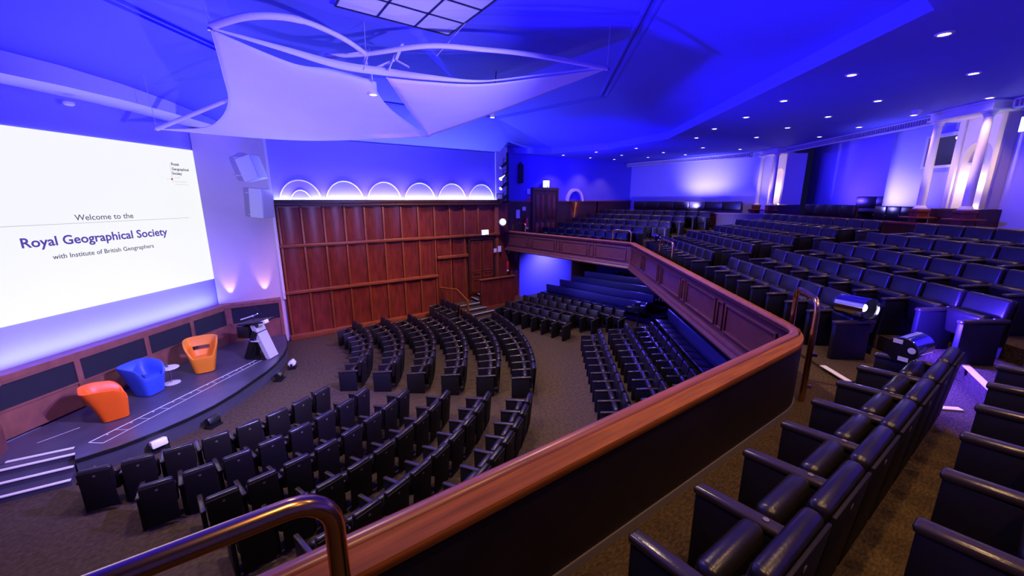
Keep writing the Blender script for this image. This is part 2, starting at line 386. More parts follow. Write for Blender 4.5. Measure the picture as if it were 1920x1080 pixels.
# ================================================================== PANELLED WALL
XP = [1.34 + 0.757*i for i in range(9)]               # panel joints; the last bays stop at the doors
t = thing('wall_panelling', 'tall mahogany wall panelling in three tiers beside the stage', 'wall panelling', (0, 0, 0))
g = G().box((6.2, Y1-0.03, 2.6), (9.9, 0.06, 5.2))
obj('backing_board', g, 'wood', t)
def bowed(g, x0, x1, z0, z1, y, d=0.055):
    # a panel that stands slightly hollow between its stiles
    n = 6
    for i in range(n):
        a, b = x0+(x1-x0)*i/n, x0+(x1-x0)*(i+1)/n
        fa, fb = d*(1-(2*i/n-1)**2), d*(1-(2*(i+1)/n-1)**2)
        g.face(((a, y+fa, z0), (b, y+fb, z0), (b, y+fb, z1), (a, y+fa, z1)))
PB = (0.20, 1.80, 1.92, 3.54, 3.70, 5.02)
for i in range(12):
    xa, xb = 1.34+0.757*i, 1.34+0.757*(i+1)
    if xb > 10.8: break
    for k in range(3):
        if k < 2 and xa > 7.3: continue
        if k == 2 or xa < 7.3:
            g = G(); bowed(g, xa+0.07, xb-0.05, PB[2*k], PB[2*k+1], Y1-0.125, 0.055)
            obj('panel', g, 'wood', t)
for xa in (7.42, 8.2):
    g = G(); bowed(g, xa+0.06, xa+0.72, 2.78, 3.46, Y1-0.14, 0.06); bowed(g, xa+0.06, xa+0.72, 0.1, 2.6, Y1-0.14, 0.03); obj('panel', g, 'wood', t)
g = G()
for i in range(12):
    x = 1.34+0.757*i
    if x > 10.6: break
    z0 = 0.1 if x < 7.7 else (3.7 if x > 9.2 else 0.1)
    g.box((x+0.01, Y1-0.125, (z0+5.1)/2), (0.085, 0.08, 5.1-z0), bev=0.012)
g.box((10.75, Y1-0.1, 2.6), (0.2, 0.14, 5.2), bev=0.012)
obj('stile', g, 'woodrail', t)
for z, x1 in ((1.86, 7.45), (3.62, 10.85)):
    obj('rail', G().box(((1.26+x1)/2, Y1-0.15, z), (x1-1.26, 0.20, 0.12), bev=0.02), 'woodrail', t)
obj('rail', G().box((8.25, Y1-0.15, 2.69), (1.6, 0.2, 0.14), bev=0.02), 'woodrail', t)
obj('skirting', G().box((4.4, Y1-0.16, 0.1), (6.3, 0.2, 0.2), bev=0.02), 'woodrail', t)
g = G().box((6.1, Y1-0.17, 5.09), (9.75, 0.24, 0.08), bev=0.015).box((6.1, Y1-0.26, 5.22), (9.75, 0.06, 0.14), bev=0.01).box((6.1, Y1-0.14, 5.15), (9.75, 0.26, 0.03))
obj('top_ledge', g, 'darkwood', t)
t = thing('led_strip_light', 'long glowing led strip hidden in the ledge above the mahogany panelling', 'light strip', (6.06, Y1-0.14, 5.185))
obj('light_tube', G().box((0, 0, 0), (9.4, 0.06, 0.03)), 'glowstrip', t)
obj('channel', G().box((0, 0, -0.018), (9.5, 0.09, 0.012)), 'white', t)
lamp('ledge_wash', 'AREA', (6.06, Y1-0.055, 5.21), (0.25, 0.38, 1.0), 300, (6.06, Y1-0.02, 8.0), 9.4, size_y=0.03)
lamp('ledge_wash', 'AREA', (6.06, Y1-0.2, 5.30), (0.09, 0.045, 1.0), 330, (6.06, Y1+0.02, 7.5), 9.4, size_y=0.05)
# lunettes: six plain round-headed mouldings on the ledge, the first with a pierced centre
AN = 'first second third fourth fifth sixth'.split()
for i in range(6):
    cx = 2.18 + 1.557*i
    t = thing('lunette', 'pale half-round arch moulding above the panelling, %s counted from the stage' % AN[i], 'arch moulding', (cx, Y1, 5.2), 0, 'arches above the panelling')
    g = G(); pts = [(0.70*cos(pi*k/24), -0.02, 0.80*sin(pi*k/24)) for k in range(25)]
    g.tube(pts, 0.024, 6); obj('arch_rim', g, 'cream', t)
    if i == 0:
        g = G(); pts = [(0.34*cos(pi*k/20), -0.03, 0.44*sin(pi*k/20)) for k in range(21)]
        g.tube(pts, 0.02, 6); obj('grille_rim', g, 'cream', t)
        g = G()
        for k in range(-9, 10):
            x = k*0.034; zt = 0.44*sqrt(max(0.0, 1-(x/0.34)**2))
            if zt > 0.03: g.box((x, -0.025, zt/2), (0.012, 0.012, zt))
        for k in range(1, 11):
            z = k*0.038; xx = 0.34*sqrt(max(0.0, 1-(z/0.44)**2))
            g.box((0, -0.025, z), (2*xx, 0.012, 0.012))
        obj('vent_mesh', g, 'spk', t)
# doors under the balcony end
t = thing('door_1', 'x', 'door'); del t['label']; del t['category']; t['kind'] = 'structure'
for xa in (9.22, 9.88):
    lf = obj('door_leaf', G().box((xa+0.32, Y1-0.09, 2.05), (0.64, 0.06, 2.65)), 'wood', t)
    g = G()
    for z0, z1 in ((0.85, 1.42), (1.52, 1.75), (1.85, 3.28)):
        for xx in (xa+0.08, xa+0.56): g.box((xx, Y1-0.13, (z0+z1)/2), (0.03, 0.03, z1-z0))
        for zz in (z0, z1): g.box((xa+0.32, Y1-0.13, zz), (0.5, 0.03, 0.03))
    obj('moulding', g, 'woodrail', lf)
g = G().box((9.87, Y1-0.12, 3.47), (1.5, 0.12, 0.16)).box((9.14, Y1-0.12, 2.1), (0.1, 0.12, 2.8)).box((10.6, Y1-0.12, 2.1), (0.1, 0.12, 2.8))
obj('door_frame', g, 'darkwood', t)
def exit_sign(loc, rz, label, w=0.36, h=0.22):
    t = thing('exit_sign', label, 'exit sign', loc, rz)
    obj('housing', G().box((0, 0, 0), (w+0.03, 0.07, h+0.03), bev=0.008), 'white', t)
    f = obj('lit_face', G().box((0, -0.037, 0), (w, 0.006, h)), 'glowexit', t)
    obj('running_figure', G().box((0.22*w, -0.042, -0.40*h), (0.3*w, 0.004, 0.16*h)), 'inkgreen', f)
    return t
exit_sign((9.97, Y1-0.27, 3.74), 0, 'lit white exit sign above the panelled double doors beneath the balcony end')

# low partition, steps and balustrade in front of those doors
t = thing('partition_screen', 'low mahogany partition with a capped top beside the carpeted steps', 'partition', (9.35, 15.9, 0))
obj('panel', G().box((0.98, 0, 0.76), (1.96, 0.09, 1.5)), 'wood', t)
obj('cap', G().box((0.96, 0, 1.54), (2.06, 0.2, 0.06), bev=0.015), 'woodrail', t)
obj('post', G().box((0.03, 0, 0.76), (0.1, 0.13, 1.5), bev=0.01), 'wood', t)
obj('skirting', G().box((0.98, -0.05, 0.1), (1.98, 0.06, 0.2)), 'woodrail', t)
t = thing('door_steps', 'brown carpeted turning steps with pale nosings rising to the panelled double doors', 'steps', (0, 0, 0))
g = G().prism([(8.2, 15.1), (9.7, 15.25), (9.5, 15.85), (9.35, 15.85), (9.3, 16.6), (8.2, 16.6)], 0, 0.14)
g.prism([(8.2, 15.5), (9.4, 15.52), (9.3, 16.6), (8.2, 16.6)], 0.14, 0.28).prism([(8.2, 15.92), (9.3, 15.94), (9.3, 16.6), (8.2, 16.6)], 0.28, 0.42)
g.prism([(9.22, 15.96), (11.0, 15.96), (11.0, 16.6), (9.22, 16.6)], 0, 0.56).prism([(9.56, 15.96), (11.0, 15.96), (11.0, 16.6), (9.56, 16.6)], 0.56, 0.70)
obj('treads', g, 'carpet', t)
for a, b in (((8.25, 15.1, .145), (9.68, 15.24, .145)), ((8.25, 15.5, .285), (9.4, 15.52, .285)), ((8.25, 15.92, .425), (9.3, 15.94, .425)), ((9.23, 15.97, .565), (9.23, 16.6, .565)), ((9.57, 15.97, .705), (9.57, 16.6, .705))):
    obj('nosing', G().bar(a, b, 0.05, 0.03), 'spk', t)
t = thing('stair_balustrade', 'brown stair balustrade with a sloping handrail next to the panelled wall', 'handrail', (0, 0, 0))
HB = [(7.55, 16.55, 1.28), (8.0, 15.75, 1.28), (8.18, 15.1, 0.86)]
obj('handrail', G().tube(HB, 0.035, 10), 'cap', t)
for k in range(11):
    u = k/10.0; p = Vector(HB[0]).lerp(Vector(HB[1]), u*1.6) if u < 0.625 else Vector(HB[1]).lerp(Vector(HB[2]), (u-0.625)/0.375)
    obj('baluster', G().tube([(p.x, p.y, 0), (p.x, p.y, p.z)], 0.014, 6), 'woodrail', t)
obj('newel_post', G().box((8.18, 15.1, 0.45), (0.09, 0.09, 0.9), bev=0.01), 'cap', t)

# wooden pilaster, fire point, dark doorway below the far balcony
t = thing('pilaster', 'panelled mahogany pilaster under the balcony beside the blue wall', 'pilaster', (11.75, 17.0, 0))
obj('shaft', G().box((0.15, 0, 1.4), (0.85, 0.3, 2.78)), 'wood', t)
g = G()
for z0, z1 in ((0.25, 1.6), (1.8, 2.6)): g.box((0.2, -0.16, (z0+z1)/2), (0.5, 0.04, z1-z0), bev=0.015)
obj('raised_panel', g, 'wood', t)
obj('skirting', G().box((0.15, -0.03, 0.1), (0.9, 0.32, 0.2)), 'woodrail', t)
def extinguisher(loc, rz, label):
    t = thing('fire_extinguisher', label, 'fire extinguisher', loc, rz)
    obj('cylinder', G().lathe([(0.01, 0), (0.085, 0.01), (0.09, 0.05), (0.09, 0.45), (0.07, 0.53), (0.03, 0.57), (0.03, 0.6)], 16), 'red', t)
    obj('label_band', G().lathe([(0.0915, 0.02), (0.0915, 0.1)], 16, cap=False), 'paper', t)
    obj('valve', G().box((0, 0, 0.63), (0.05, 0.04, 0.06)).box((0.05, 0, 0.66), (0.14, 0.03, 0.02)), 'steel', t)
    obj('hose', G().tube(bez([(0.03, 0, 0.62), (0.12, -0.02, 0.55), (0.12, -0.03, 0.35), (0.1, -0.03, 0.25)], 5), 0.012, 8), 'black', t)
    return t
extinguisher((11.45, 16.72, 1.62), 0, 'red fire extinguisher on the panelled wall below the balcony end')
obj('wall_bracket', G().box((11.45, 16.79, 1.85), (0.1, 0.08, 0.3)), 'black', bpy.data.objects['fire_extinguisher'])
bpy.data.objects['wall_bracket'].location = (-11.45, -16.72, -1.62)
def notice(loc, rz, w, h, label, m='paper'):
    t = thing('wall_notice', label, 'sign', loc, rz)
    obj('card', G().box((0, 0, 0), (w, 0.012, h)), m, t)
    return t
n = notice((10.6, Y1-0.2, 2.78), 0, 0.17, 0.24, 'small white fire notice with a red lower edge beside the panelled doors')
obj('red_band', G().box((0, -0.01, -0.09), (0.17, 0.006, 0.07)), 'red', n)
notice((10.86, Y1-0.2, 2.86), 0, 0.2, 0.30, 'larger white safety notice overlapping the fire notice beside the panelled doors')
notice((11.6, 16.83, 2.62), 0, 0.14, 0.16, 'little pale card high on the pilaster above the fire extinguisher')
struct('doorway_1', G().box((17.5, 17.12, 1.3), (2.1, 0.1, 2.9)), 'darkwood')
lamp('underbalcony_wash', 'SPOT', (14.4, 15.9, 2.55), (0.18, 0.16, 1.0), 1100, (14.4, 17.1, 1.2), 0.1, 130, 0.9)
lamp('bench_fill', 'SPOT', (12.3, 13.2, 2.55), (0.10, 0.09, 1.0), 420, (15.2, 11.8, 1.0), 0.1, 130, 0.8)  # added fill, stands in for blue light off the side wall
lamp('bench_fill', 'SPOT', (12.4, 9.3, 2.5), (0.04, 0.02, 1.0), 380, (11.3, 6.2, 0.6), 0.1, 80, 0.8)  # added unseen lamp, brightens the slanting bench
lamp('underbalcony_wash', 'SPOT', (18.0, 13.0, 2.6), (0.09, 0.06, 1.0), 900, (16.2, 12.5, 1.0), 0.15, 130, 0.9)

# ------------------------------------------------------------------ lamp tower and speaker in the corner
t = thing('lighting_boom', 'dark upright lighting pole fixed in the corner between panelling and blue wall', 'lighting pole', (11.36, 16.55, 5.2))
obj('pole', G().box((0, 0, 1.15), (0.09, 0.09, 2.35)), 'black', t)
obj('base_plate', G().box((0, 0, 0.02), (0.3, 0.2, 0.04)), 'black', t)
LN = ('unlit', 'brightly lit', 'lit', 'dim')
LP = ('highest on the corner lighting pole', 'second from the top of the corner pole', 'third from the top of the corner pole', 'lowest on the corner lighting pole')
for i, z in enumerate((7.06, 6.55, 6.1, 5.5)):
    t = thing('profile_spotlight', '%s theatre lantern, %s' % (LN[i], LP[i]), 'spotlight', (11.3, 16.5, z), 0, 'lanterns on the corner lighting pole')
    ax = Vector((-0.72, -0.25, -0.42)).normalized(); mt = Vector(ax).to_track_quat('Z', 'Y').to_matrix().to_4x4()
    obj('barrel', G().lathe([(0.05, 0), (0.075, 0.02), (0.075, 0.3), (0.06, 0.32), (0.06, 0.52), (0.082, 0.54), (0.082, 0.6)], 16, mt), 'black', t)
    obj('lens', G().lathe([(0.01, 0.602), (0.07, 0.603)], 16, mt), 'glowwhite' if i in (1, 2) else 'steel', t)
    obj('yoke', G().box((-0.1, -0.03, 0.16), (0.3, 0.02, 0.02)).box((-0.24, -0.03, 0.04), (0.02, 0.02, 0.24)).box((0.03, -0.03, 0.1), (0.05, 0.05, 0.16)), 'black', t)
t = thing('floodlight', 'small square floodlight on the ledge below the corner lighting pole', 'floodlight', (10.85, 16.5, 5.28))
obj('case', G().box((0, 0, 0.16), (0.34, 0.14, 0.3), bev=0.02), 'black', t)
obj('glass', G().box((-0.02, -0.073, 0.16), (0.26, 0.006, 0.22)), 'spk', t)
t = thing('column_loudspeaker', 'slim dark column loudspeaker on the blue wall near the lighting pole', 'loudspeaker', (12.55, 17.05, 6.6), radians(-25))
obj('cabinet', G().box((0, 0, 0), (0.24, 0.22, 0.95), bev=0.02), 'black', t)
obj('grille', G().box((0, -0.112, 0), (0.2, 0.012, 0.88)), 'grille', t)
obj('bracket', G().box((0, 0.09, 0.52), (0.06, 0.2, 0.1)), 'black', t)
# par lantern on the end of the balcony front that shines into the hall
def par(name, label, loc, axis, lens=True, L=0.46, R=0.17, lr=0.34):
    t = thing(name, label, 'stage light', loc)
    mt = Vector(axis).normalized().to_track_quat('Z', 'Y').to_matrix().to_4x4()
    obj('can', G().lathe([(R*0.86, -L/2), (R, -L/2+0.02), (R, L/2), (R*0.97, L/2), (R*0.97, L/2-0.05)], 28, mt, cap=False), 'chrome', t)
    obj('reflector', G().lathe([(R*lr*0.9, L/2-0.10), (R*max(0.55, lr), L/2-0.085), (R*0.96, L/2-0.04)], 24, mt, cap=False), 'black', t)
    obj('lens', G().lathe([(0.005, L/2-0.085), (R*lr, L/2-0.09)], 24, mt), 'glowled' if lens else 'black', t)
    b = obj('rear_cap', G().lathe([(0.02, -L/2-0.012), (R*0.98, -L/2-0.01), (R*0.98, -L/2+0.02)], 28, mt), 'black', t)
    s = G()
    for a, r, wx, wy in ((70, 0.095, 0.08, 0.045), (250, 0.1, 0.085, 0.045)):
        s.box(mt @ Vector((r*cos(radians(a)), r*sin(radians(a)), -L/2-0.014)), (wx, wy, 0.004), mt.to_3x3())
    s.lathe([(0.002, -L/2-0.017), (0.034, -L/2-0.016)], 14, mt @ Matrix.Translation((-0.09, 0.02, 0)))
    obj('rating_label', s, 'paper', b)
    return t
t = par('par_lantern', 'bright blue-white stage lantern at the wall end of the balcony front', (10.85, 16.22, 4.22), (-0.60, -0.80, 0.06), True, 0.34, 0.19, 0.72)
obj('yoke', G().tube(bez([(-0.14, 0.12, 0), (-0.14, 0.12, -0.2), (0, 0, -0.28), (0.14, -0.12, -0.2), (0.14, -0.12, 0)], 5), 0.014, 8).box((0, 0, -0.36), (0.05, 0.05, 0.18)), 'black', t)
obj('arm', G().bar((0, 0, -0.42), (0.45, 0.1, -0.42), 0.05, 0.05), 'black', t)
# ================================================================== SCREEN
RZS = radians(48.4)
t = thing('projection_screen', 'huge white projection screen showing a welcome slide above the stage', 'screen', sw(-2.9, 4.74, 0.03), RZS)
obj('image_area', G().box((0, 0, 0), (5.82, 0.02, 4.17)), 'screen', t)
def slide(name, body, s0, s1, z, m, wgt=0.0):
    me = text_mesh(body, s1-s0, m, wgt); o = bpy.data.objects.new(name, me); COL.objects.link(o); o.parent = t
    o.location = (s0+2.9, -0.016, z-4.74); o.rotation_euler = (pi/2, 0, 0); return o
slide('slide_text', 'Welcome to the', -3.60, -2.25, 4.80, 'inkgrey', 0.008)
slide('slide_text', 'Royal Geographical Society', -4.69, -1.38, 4.26, 'ink', 0.022)
slide('slide_text', 'with Institute of British Geographers', -4.21, -1.86, 3.94, 'inkgrey', 0.012)
slide('logo_text', 'Royal', -0.86, -0.615, 6.31, 'inkgrey', 0.03)
slide('logo_text', 'Geographical', -0.87, -0.31, 6.17, 'inkgrey', 0.03)
slide('logo_text', 'Society', -0.88, -0.56, 6.04, 'inkgrey', 0.03)
slide('logo_text', 'with IBG', -0.84, -0.66, 5.94, 'inkpale')
slide('logo_text', 'Advancing geography', -0.85, -0.45, 5.82, 'inkpale')
slide('logo_text', 'and geographical learning', -0.85, -0.40, 5.74, 'inkpale')
o = obj('logo_dot', G().lathe([(0.002, 0), (0.03, 0.002)], 16, Matrix.Translation((-0.92+2.9, -0.013, 5.90-4.74)) @ Matrix.Rotation(pi/2, 4, 'X')), 'inkred', t)
obj('logo_rule', G().box((-0.9+2.9, -0.012, 6.08-4.74), (0.008, 0.003, 0.55)).box((-1.0+2.9, -0.012, 5.90-4.74), (0.2, 0.003, 0.006)), 'inkpale', t)
obj('slide_rule', G().box((-3.1+2.9, -0.012, 4.735-4.74), (5.0, 0.003, 0.012)), 'inkpale', t)

# ------------------------------------------------------------------ stage back: wooden ledge with black cloth panels
LB = Vector((-0.65, 16.36, 0)) + SN*0.0
def lf(s, z, off=0.0): return LB + SD*s + SN*off + Vector((0, 0, z))
t = thing('stage_back_panelling', 'brown wooden stage back wall with a ledge and black cloth panels', 'stage panelling')
pe = Vector((1.08, 16.28, 0))
lfp = [lf(-6.3, 0)[:2], lf(0.0, 0)[:2], pe[:2]]
g = G().prism([lfp[0], lfp[1], lfp[2], (1.08, 16.62), (-0.72, 16.66), sw(-6.2, 0, 0.02)[:2]], 0.38, 1.62)
obj('carcass', g, 'stagewood', t)
g = G().sweep(lfp, [(-0.05, 1.62), (-0.05, 1.745), (0.62, 1.745), (0.62, 1.62)])
obj('ledge_top', g, 'stagewood', t)
bays = [(-6.0, -4.35), (-4.23, -2.72), (-2.6, -1.32), (-1.2, 0.02)]
ra = RZS
def lfbox(g, s0, s1, z0, z1, o0, o1):
    g.prism([lf(s0, 0, o0)[:2], lf(s1, 0, o0)[:2], lf(s1, 0, o1)[:2], lf(s0, 0, o1)[:2]], z0, z1); return g
for s0, s1 in bays:
    g = G(); lfbox(g, s0, s1, 1.03, 1.56, 0.0, 0.012); obj('cloth_panel', g, 'grille', t)
obj('cloth_panel', G().box((0.27, 16.318, 1.34), (1.42, 0.02, 0.58), Matrix.Rotation(atan2(-0.08, 1.73), 3, 'Z')), 'grille', t)
g = G(); 
for s0, s1 in bays:
    for a, b, z0, z1 in ((s0-0.12, s0, 0.38, 1.62), (s0, s1, 0.99, 1.03), (s0, s1, 1.56, 1.62)): lfbox(g, a, b, z0, z1, 0, 0.035)
lfbox(g, 0.02, 0.07, 0.38, 1.62, 0, 0.035)
g.box((1.03, 16.28, 1.0), (0.1, 0.06, 1.24)).box((0.25, 16.31, 1.03), (1.56, 0.04, 0.04), Matrix.Rotation(-0.046, 3, 'Z')).box((0.25, 16.31, 1.645), (1.56, 0.04, 0.04), Matrix.Rotation(-0.046, 3, 'Z'))
obj('frame', g, 'stagewood', t)
# matching timber return on the west wall by the stage steps
g = G().prism([(-4.62, 6.0), (-4.3, 6.0), (-4.3, 11.6), (-4.42, 11.95), (-4.62, 12.0)], 0, 1.62)
tt = thing('stage_side_panelling', 'brown wooden side panelling beside the small stage steps', 'stage panelling')
obj('carcass', g, 'stagewood', tt)
obj('ledge_top', G().box((-4.44, 8.9, 1.68), (0.38, 6.0, 0.1)), 'stagewood', tt)
for i, x in enumerate((-0.38, 0.65)):
    q = thing('ledge_uplight', ('small warm uplight on the stage ledge nearer the screen', 'small warm uplight on the stage ledge nearer the mahogany wall')[i], 'uplight', (x, 16.42, 1.745), 0, 'uplights on the stage ledge')
    obj('ring', G().lathe([(0.03, 0), (0.06, 0), (0.06, 0.03), (0.045, 0.03)], 18), 'brass', q)
    obj('bulb', G().lathe([(0.005, 0.022), (0.044, 0.024)], 16), 'glowwarm', q)
    lamp('ledge_uplight_beam', 'SPOT', (x, 16.44, 1.80), WARM, 60, (x, 16.62, 2.75), 0.015, 44, 0.8)
gl = lamp('screen_wall_glow', 'AREA', tuple(sw(-3.0, 1.79, 0.28)), (0.15, 0.19, 1.0), 150, None, 5.6, size_y=0.05)
gz = (-(sw(-3.0, 3.4, 0.02) - sw(-3.0, 1.79, 0.28))).normalized(); gy = gz.cross(SD).normalized()
gl.rotation_euler = Matrix((SD, gy, gz)).transposed().to_euler()
# ------------------------------------------------------------------ wedge loudspeakers on the pier
def speaker(label, loc, rz, w, h, d, tiltx=0.0):
    q = thing('wall_loudspeaker', label, 'loudspeaker', loc, rz, 'loudspeakers on the lilac pier')
    g = G(); poly = [(-w/2, 0), (w/2, 0), (w/2*0.62, d), (-w/2*0.62, d)]
    g.prism([(a, -b) if False else (a, b) for a, b in poly], -h/2, h/2)
    rt = Matrix.Rotation(tiltx, 4, 'X')
    bmesh.ops.transform(g.bm, matrix=rt, verts=g.bm.verts)
    obj('cabinet', g, 'spk', q)
    g = G().box((0, -0.014, 0), (w*0.97, 0.028, h*0.97)); bmesh.ops.transform(g.bm, matrix=rt, verts=g.bm.verts)
    obj('front_grille', g, 'spk', q)
    obj('mounting_bar', G().box((0, d+0.05, h*0.38), (0.06, 0.3, 0.03)).box((0, d+0.05, -h*0.38), (0.06, 0.3, 0.03)), 'spk', q)
    return q
speaker('pale wedge loudspeaker high on the lilac pier tipped upward', (0.92, 15.98, 6.36), radians(62), 0.62, 0.74, 0.52, radians(-16))
speaker('pale wedge loudspeaker on the lilac pier under the tipped one', (1.05, 15.98, 5.16), radians(55), 0.60, 0.95, 0.50, radians(4))

# ------------------------------------------------------------------ stage
lip = [(-3.09, 10.33), (-2.5, 10.44), (-1.94, 10.68), (-1.4, 11.0), (-0.95, 11.35), (-0.5, 11.85), (-0.1, 12.4), (0.25, 12.9), (0.55, 13.45), (0.80, 14.1), (0.97, 14.8), (1.04, 15.5), (1.06, 16.3)]
t = thing('stage', 'low dark blue-lit stage with a curved front edge', 'stage')
poly = lip + [(-0.65, 16.40), (-4.45, 11.9), (-4.33, 10.98), (-3.2, 10.87)]
obj('deck', G().prism(poly, 0.32, 0.38), 'deck', t)
obj('skirt', G().prism(lip[:-1] + [(1.0, 16.2), (-0.65, 16.3), (-4.4, 11.9), (-4.3, 11.0), (-3.2, 10.9), (-3.05, 10.4)], 0.0, 0.32), 'skirt', t)
obj('edge_trim', G().sweep(lip, [(0.012, 0.31), (-0.02, 0.31), (-0.02, 0.384), (0.012, 0.384)]), 'black', t)
# white floor markings: a ladder of two lines with rungs
tp = tag(obj('stage_marking', G(), 'tape'), 'white taped ladder marking along the front of the stage floor', 'floor marking')
g = G(); z = 0.3815
A0, A1, B0, B1 = Vector((-3.03, 10.96, z)), Vector((0.45, 14.45, z)), Vector((-2.78, 10.77, z)), Vector((0.42, 14.18, z))
g.bar(A0, A1, 0.025, 0.002); g.bar(B0, B1, 0.014, 0.002); g.bar(A0, B0, 0.014, 0.002)
for k in range(1, 11):
    u = k/10.5; p = A0.lerp(A1, u); q = B0.lerp(B1, u+0.01)
    g.bar(p, q, 0.008, 0.002)
    p2 = A0.lerp(A1, u-0.035); g.bar(p2, p2 + Vector((0.055, -0.05, 0)), 0.02, 0.002)
tp.data = g.mesh('stage_marking', 'tape')
g = G(); g.bar((-3.9, 11.55, z), (-3.35, 11.86, z), 0.012, 0.002)
tag(obj('stage_marking', g, 'tape'), 'short thin white tape line at the stage end by the steps', 'floor marking')
t = thing('stage_steps', 'three small stage steps with white nosings at the end of the stage', 'steps')
for k in range(3):
    y0 = (10.08, 10.36, 10.64)[k]; zt = 0.12*(k+1)+0.005
    obj('tread', G().prism([(-4.2, y0+0.08), (-3.12, y0-0.02), (-3.2, 10.95), (-4.28, 11.0)], 0, zt), 'deck', t)
    obj('nosing', G().bar((-4.2, y0+0.075, zt+0.004), (-3.13, y0-0.02, zt+0.004), 0.06, 0.02), 'nosing', t)
obj('nosing', G().bar((-4.15, 10.98, 0.386), (-3.22, 10.87, 0.386), 0.06, 0.02), 'nosing', t)
obj('side_rail', G().box((-4.2, 10.3, 0.12), (0.06, 0.22, 0.22)), 'steel', t)

# ------------------------------------------------------------------ tub chairs, side tables, lectern
def tub(label, mname, loc, rz, slot=False, hb=0.80, e=0.45, front=0.44):
    # facing -Y: squared tub that flares from a narrow foot, with a scooped seat; optionally a hand slot through the back
    q = thing('tub_chair', label, 'chair', loc, rz, 'tub chairs on the stage')
    g = G(); N = 48; base = []
    for i in range(N):
        a = 2*pi*(i+0.5)/N; x = cos(a); y = sin(a)
        base.append((0.24*(abs(x)**e)*(1 if x > 0 else -1), 0.23*(abs(y)**e)*(1 if y > 0 else -1), y))
    def rimz(y): return front + (hb-front)*min(1.0, max(0.0, (y+0.85)/0.95))**0.75
    def at(i, z, inset):
        x, y, k = base[i]; u = z/0.8
        return (x*(1+0.66*u)*(1-inset), y*(1+0.50*u)*(1-inset) + 0.05*u + 0.10*u*u*max(0.0, k), z)
    rows = []
    for f in (0.0, 0.3, 0.57, 0.60, 0.72, 0.92): rows.append([at(i, rimz(base[i][2])*f, 0) for i in range(N)])
    rows.append([at(i, rimz(base[i][2])*0.99, 0.02) for i in range(N)]); rows.append([at(i, rimz(base[i][2])+0.004, 0.07) for i in range(N)])
    rows.append([at(i, rimz(base[i][2])*0.985, 0.13) for i in range(N)])
    for f in (0.72, 0.60): rows.append([at(i, max(0.40, rimz(base[i][2])*f), 0.2) for i in range(N)])
    rows.append([at(i, 0.40, 0.30) for i in range(N)])
    V = [[g.bm.verts.new(v) for v in r] for r in rows]
    sl = range(N//4-4, N//4+4) if slot else range(0)
    for r, (a, b) in enumerate(zip(V, V[1:])):
        for i in range(N):
            if i in sl and r in (3, 9): continue
            g.bm.faces.new((a[i], a[(i+1) % N], b[(i+1) % N], b[i]))
    if slot:
        o0, o1, n1, n0 = V[3], V[4], V[9], V[10]
        for i in sl:
            k = (i+1) % N
            g.bm.faces.new((o0[i], n0[i], n0[k], o0[k])); g.bm.faces.new((o1[i], o1[k], n1[k], n1[i]))
        for i in (sl[0], (sl[-1]+1) % N): g.bm.faces.new((o0[i], o1[i], n1[i], n0[i]))
    g.bm.faces.new(V[0][::-1]); g.bm.faces.new(V[-1])
    bmesh.ops.recalc_face_normals(g.bm, faces=list(g.bm.faces))
    obj('shell', g, mname, q, 50)
    for sx in (-1, 1):
        for sy in (-1, 1): obj('foot', G().lathe([(0.018, -0.02), (0.018, 0.01)], 10, Matrix.Translation((sx*0.17, sy*0.15, 0))), 'steel', q)
    return q
tub('bright orange tub chair at the end of the stage near the steps', 'orange', (-2.80, 12.02, 0.40), radians(104))
tub('blue tub chair between the orange chair and the small white table', 'blue', (-2.33, 13.10, 0.40), radians(52))
tub('amber plastic chair with a slot through its back near the lectern', 'amber', (-1.22, 13.98, 0.40), radians(2), True, 0.92, 0.55, 0.46)
q = thing('side_table', 'small white round table on a single foot behind the blue chair', 'table', (-1.93, 13.50, 0.38))
h, r = 0.46, 0.22
obj('table_top', G().lathe([(0.01, h-0.025), (r-0.01, h-0.025), (r, h-0.012), (r-0.01, h), (0.01, h)], 28), 'white', q)
obj('stem', G().tube([(0, 0, 0.02), (0, 0, h-0.02)], 0.022, 10), 'steel', q)
obj('base', G().lathe([(0.01, 0), (0.19, 0), (0.19, 0.012), (0.03, 0.025)], 24), 'white', q)
q = thing('water_glass', 'clear drinking glass on the small white side table', 'glass', (-1.98, 13.56, 0.84))
obj('tumbler', G().lathe([(0.01, 0), (0.03, 0), (0.036, 0.11), (0.033, 0.11), (0.028, 0.01), (0.01, 0.01)], 16), 'glass', q)
q = thing('remote_control', 'small black remote lying inside the blue tub chair', 'remote', (-2.42, 13.16, 0.81), radians(20))
obj('body', G().box((0, 0, 0.02), (0.06, 0.18, 0.04), bev=0.01), 'black', q)
q = thing('lectern', 'black and white angled lectern with a sloping top near the mahogany wall', 'lectern', (0.2, 14.25, 0.38), radians(-40)); q.scale = (1.1, 1.1, 1.1)
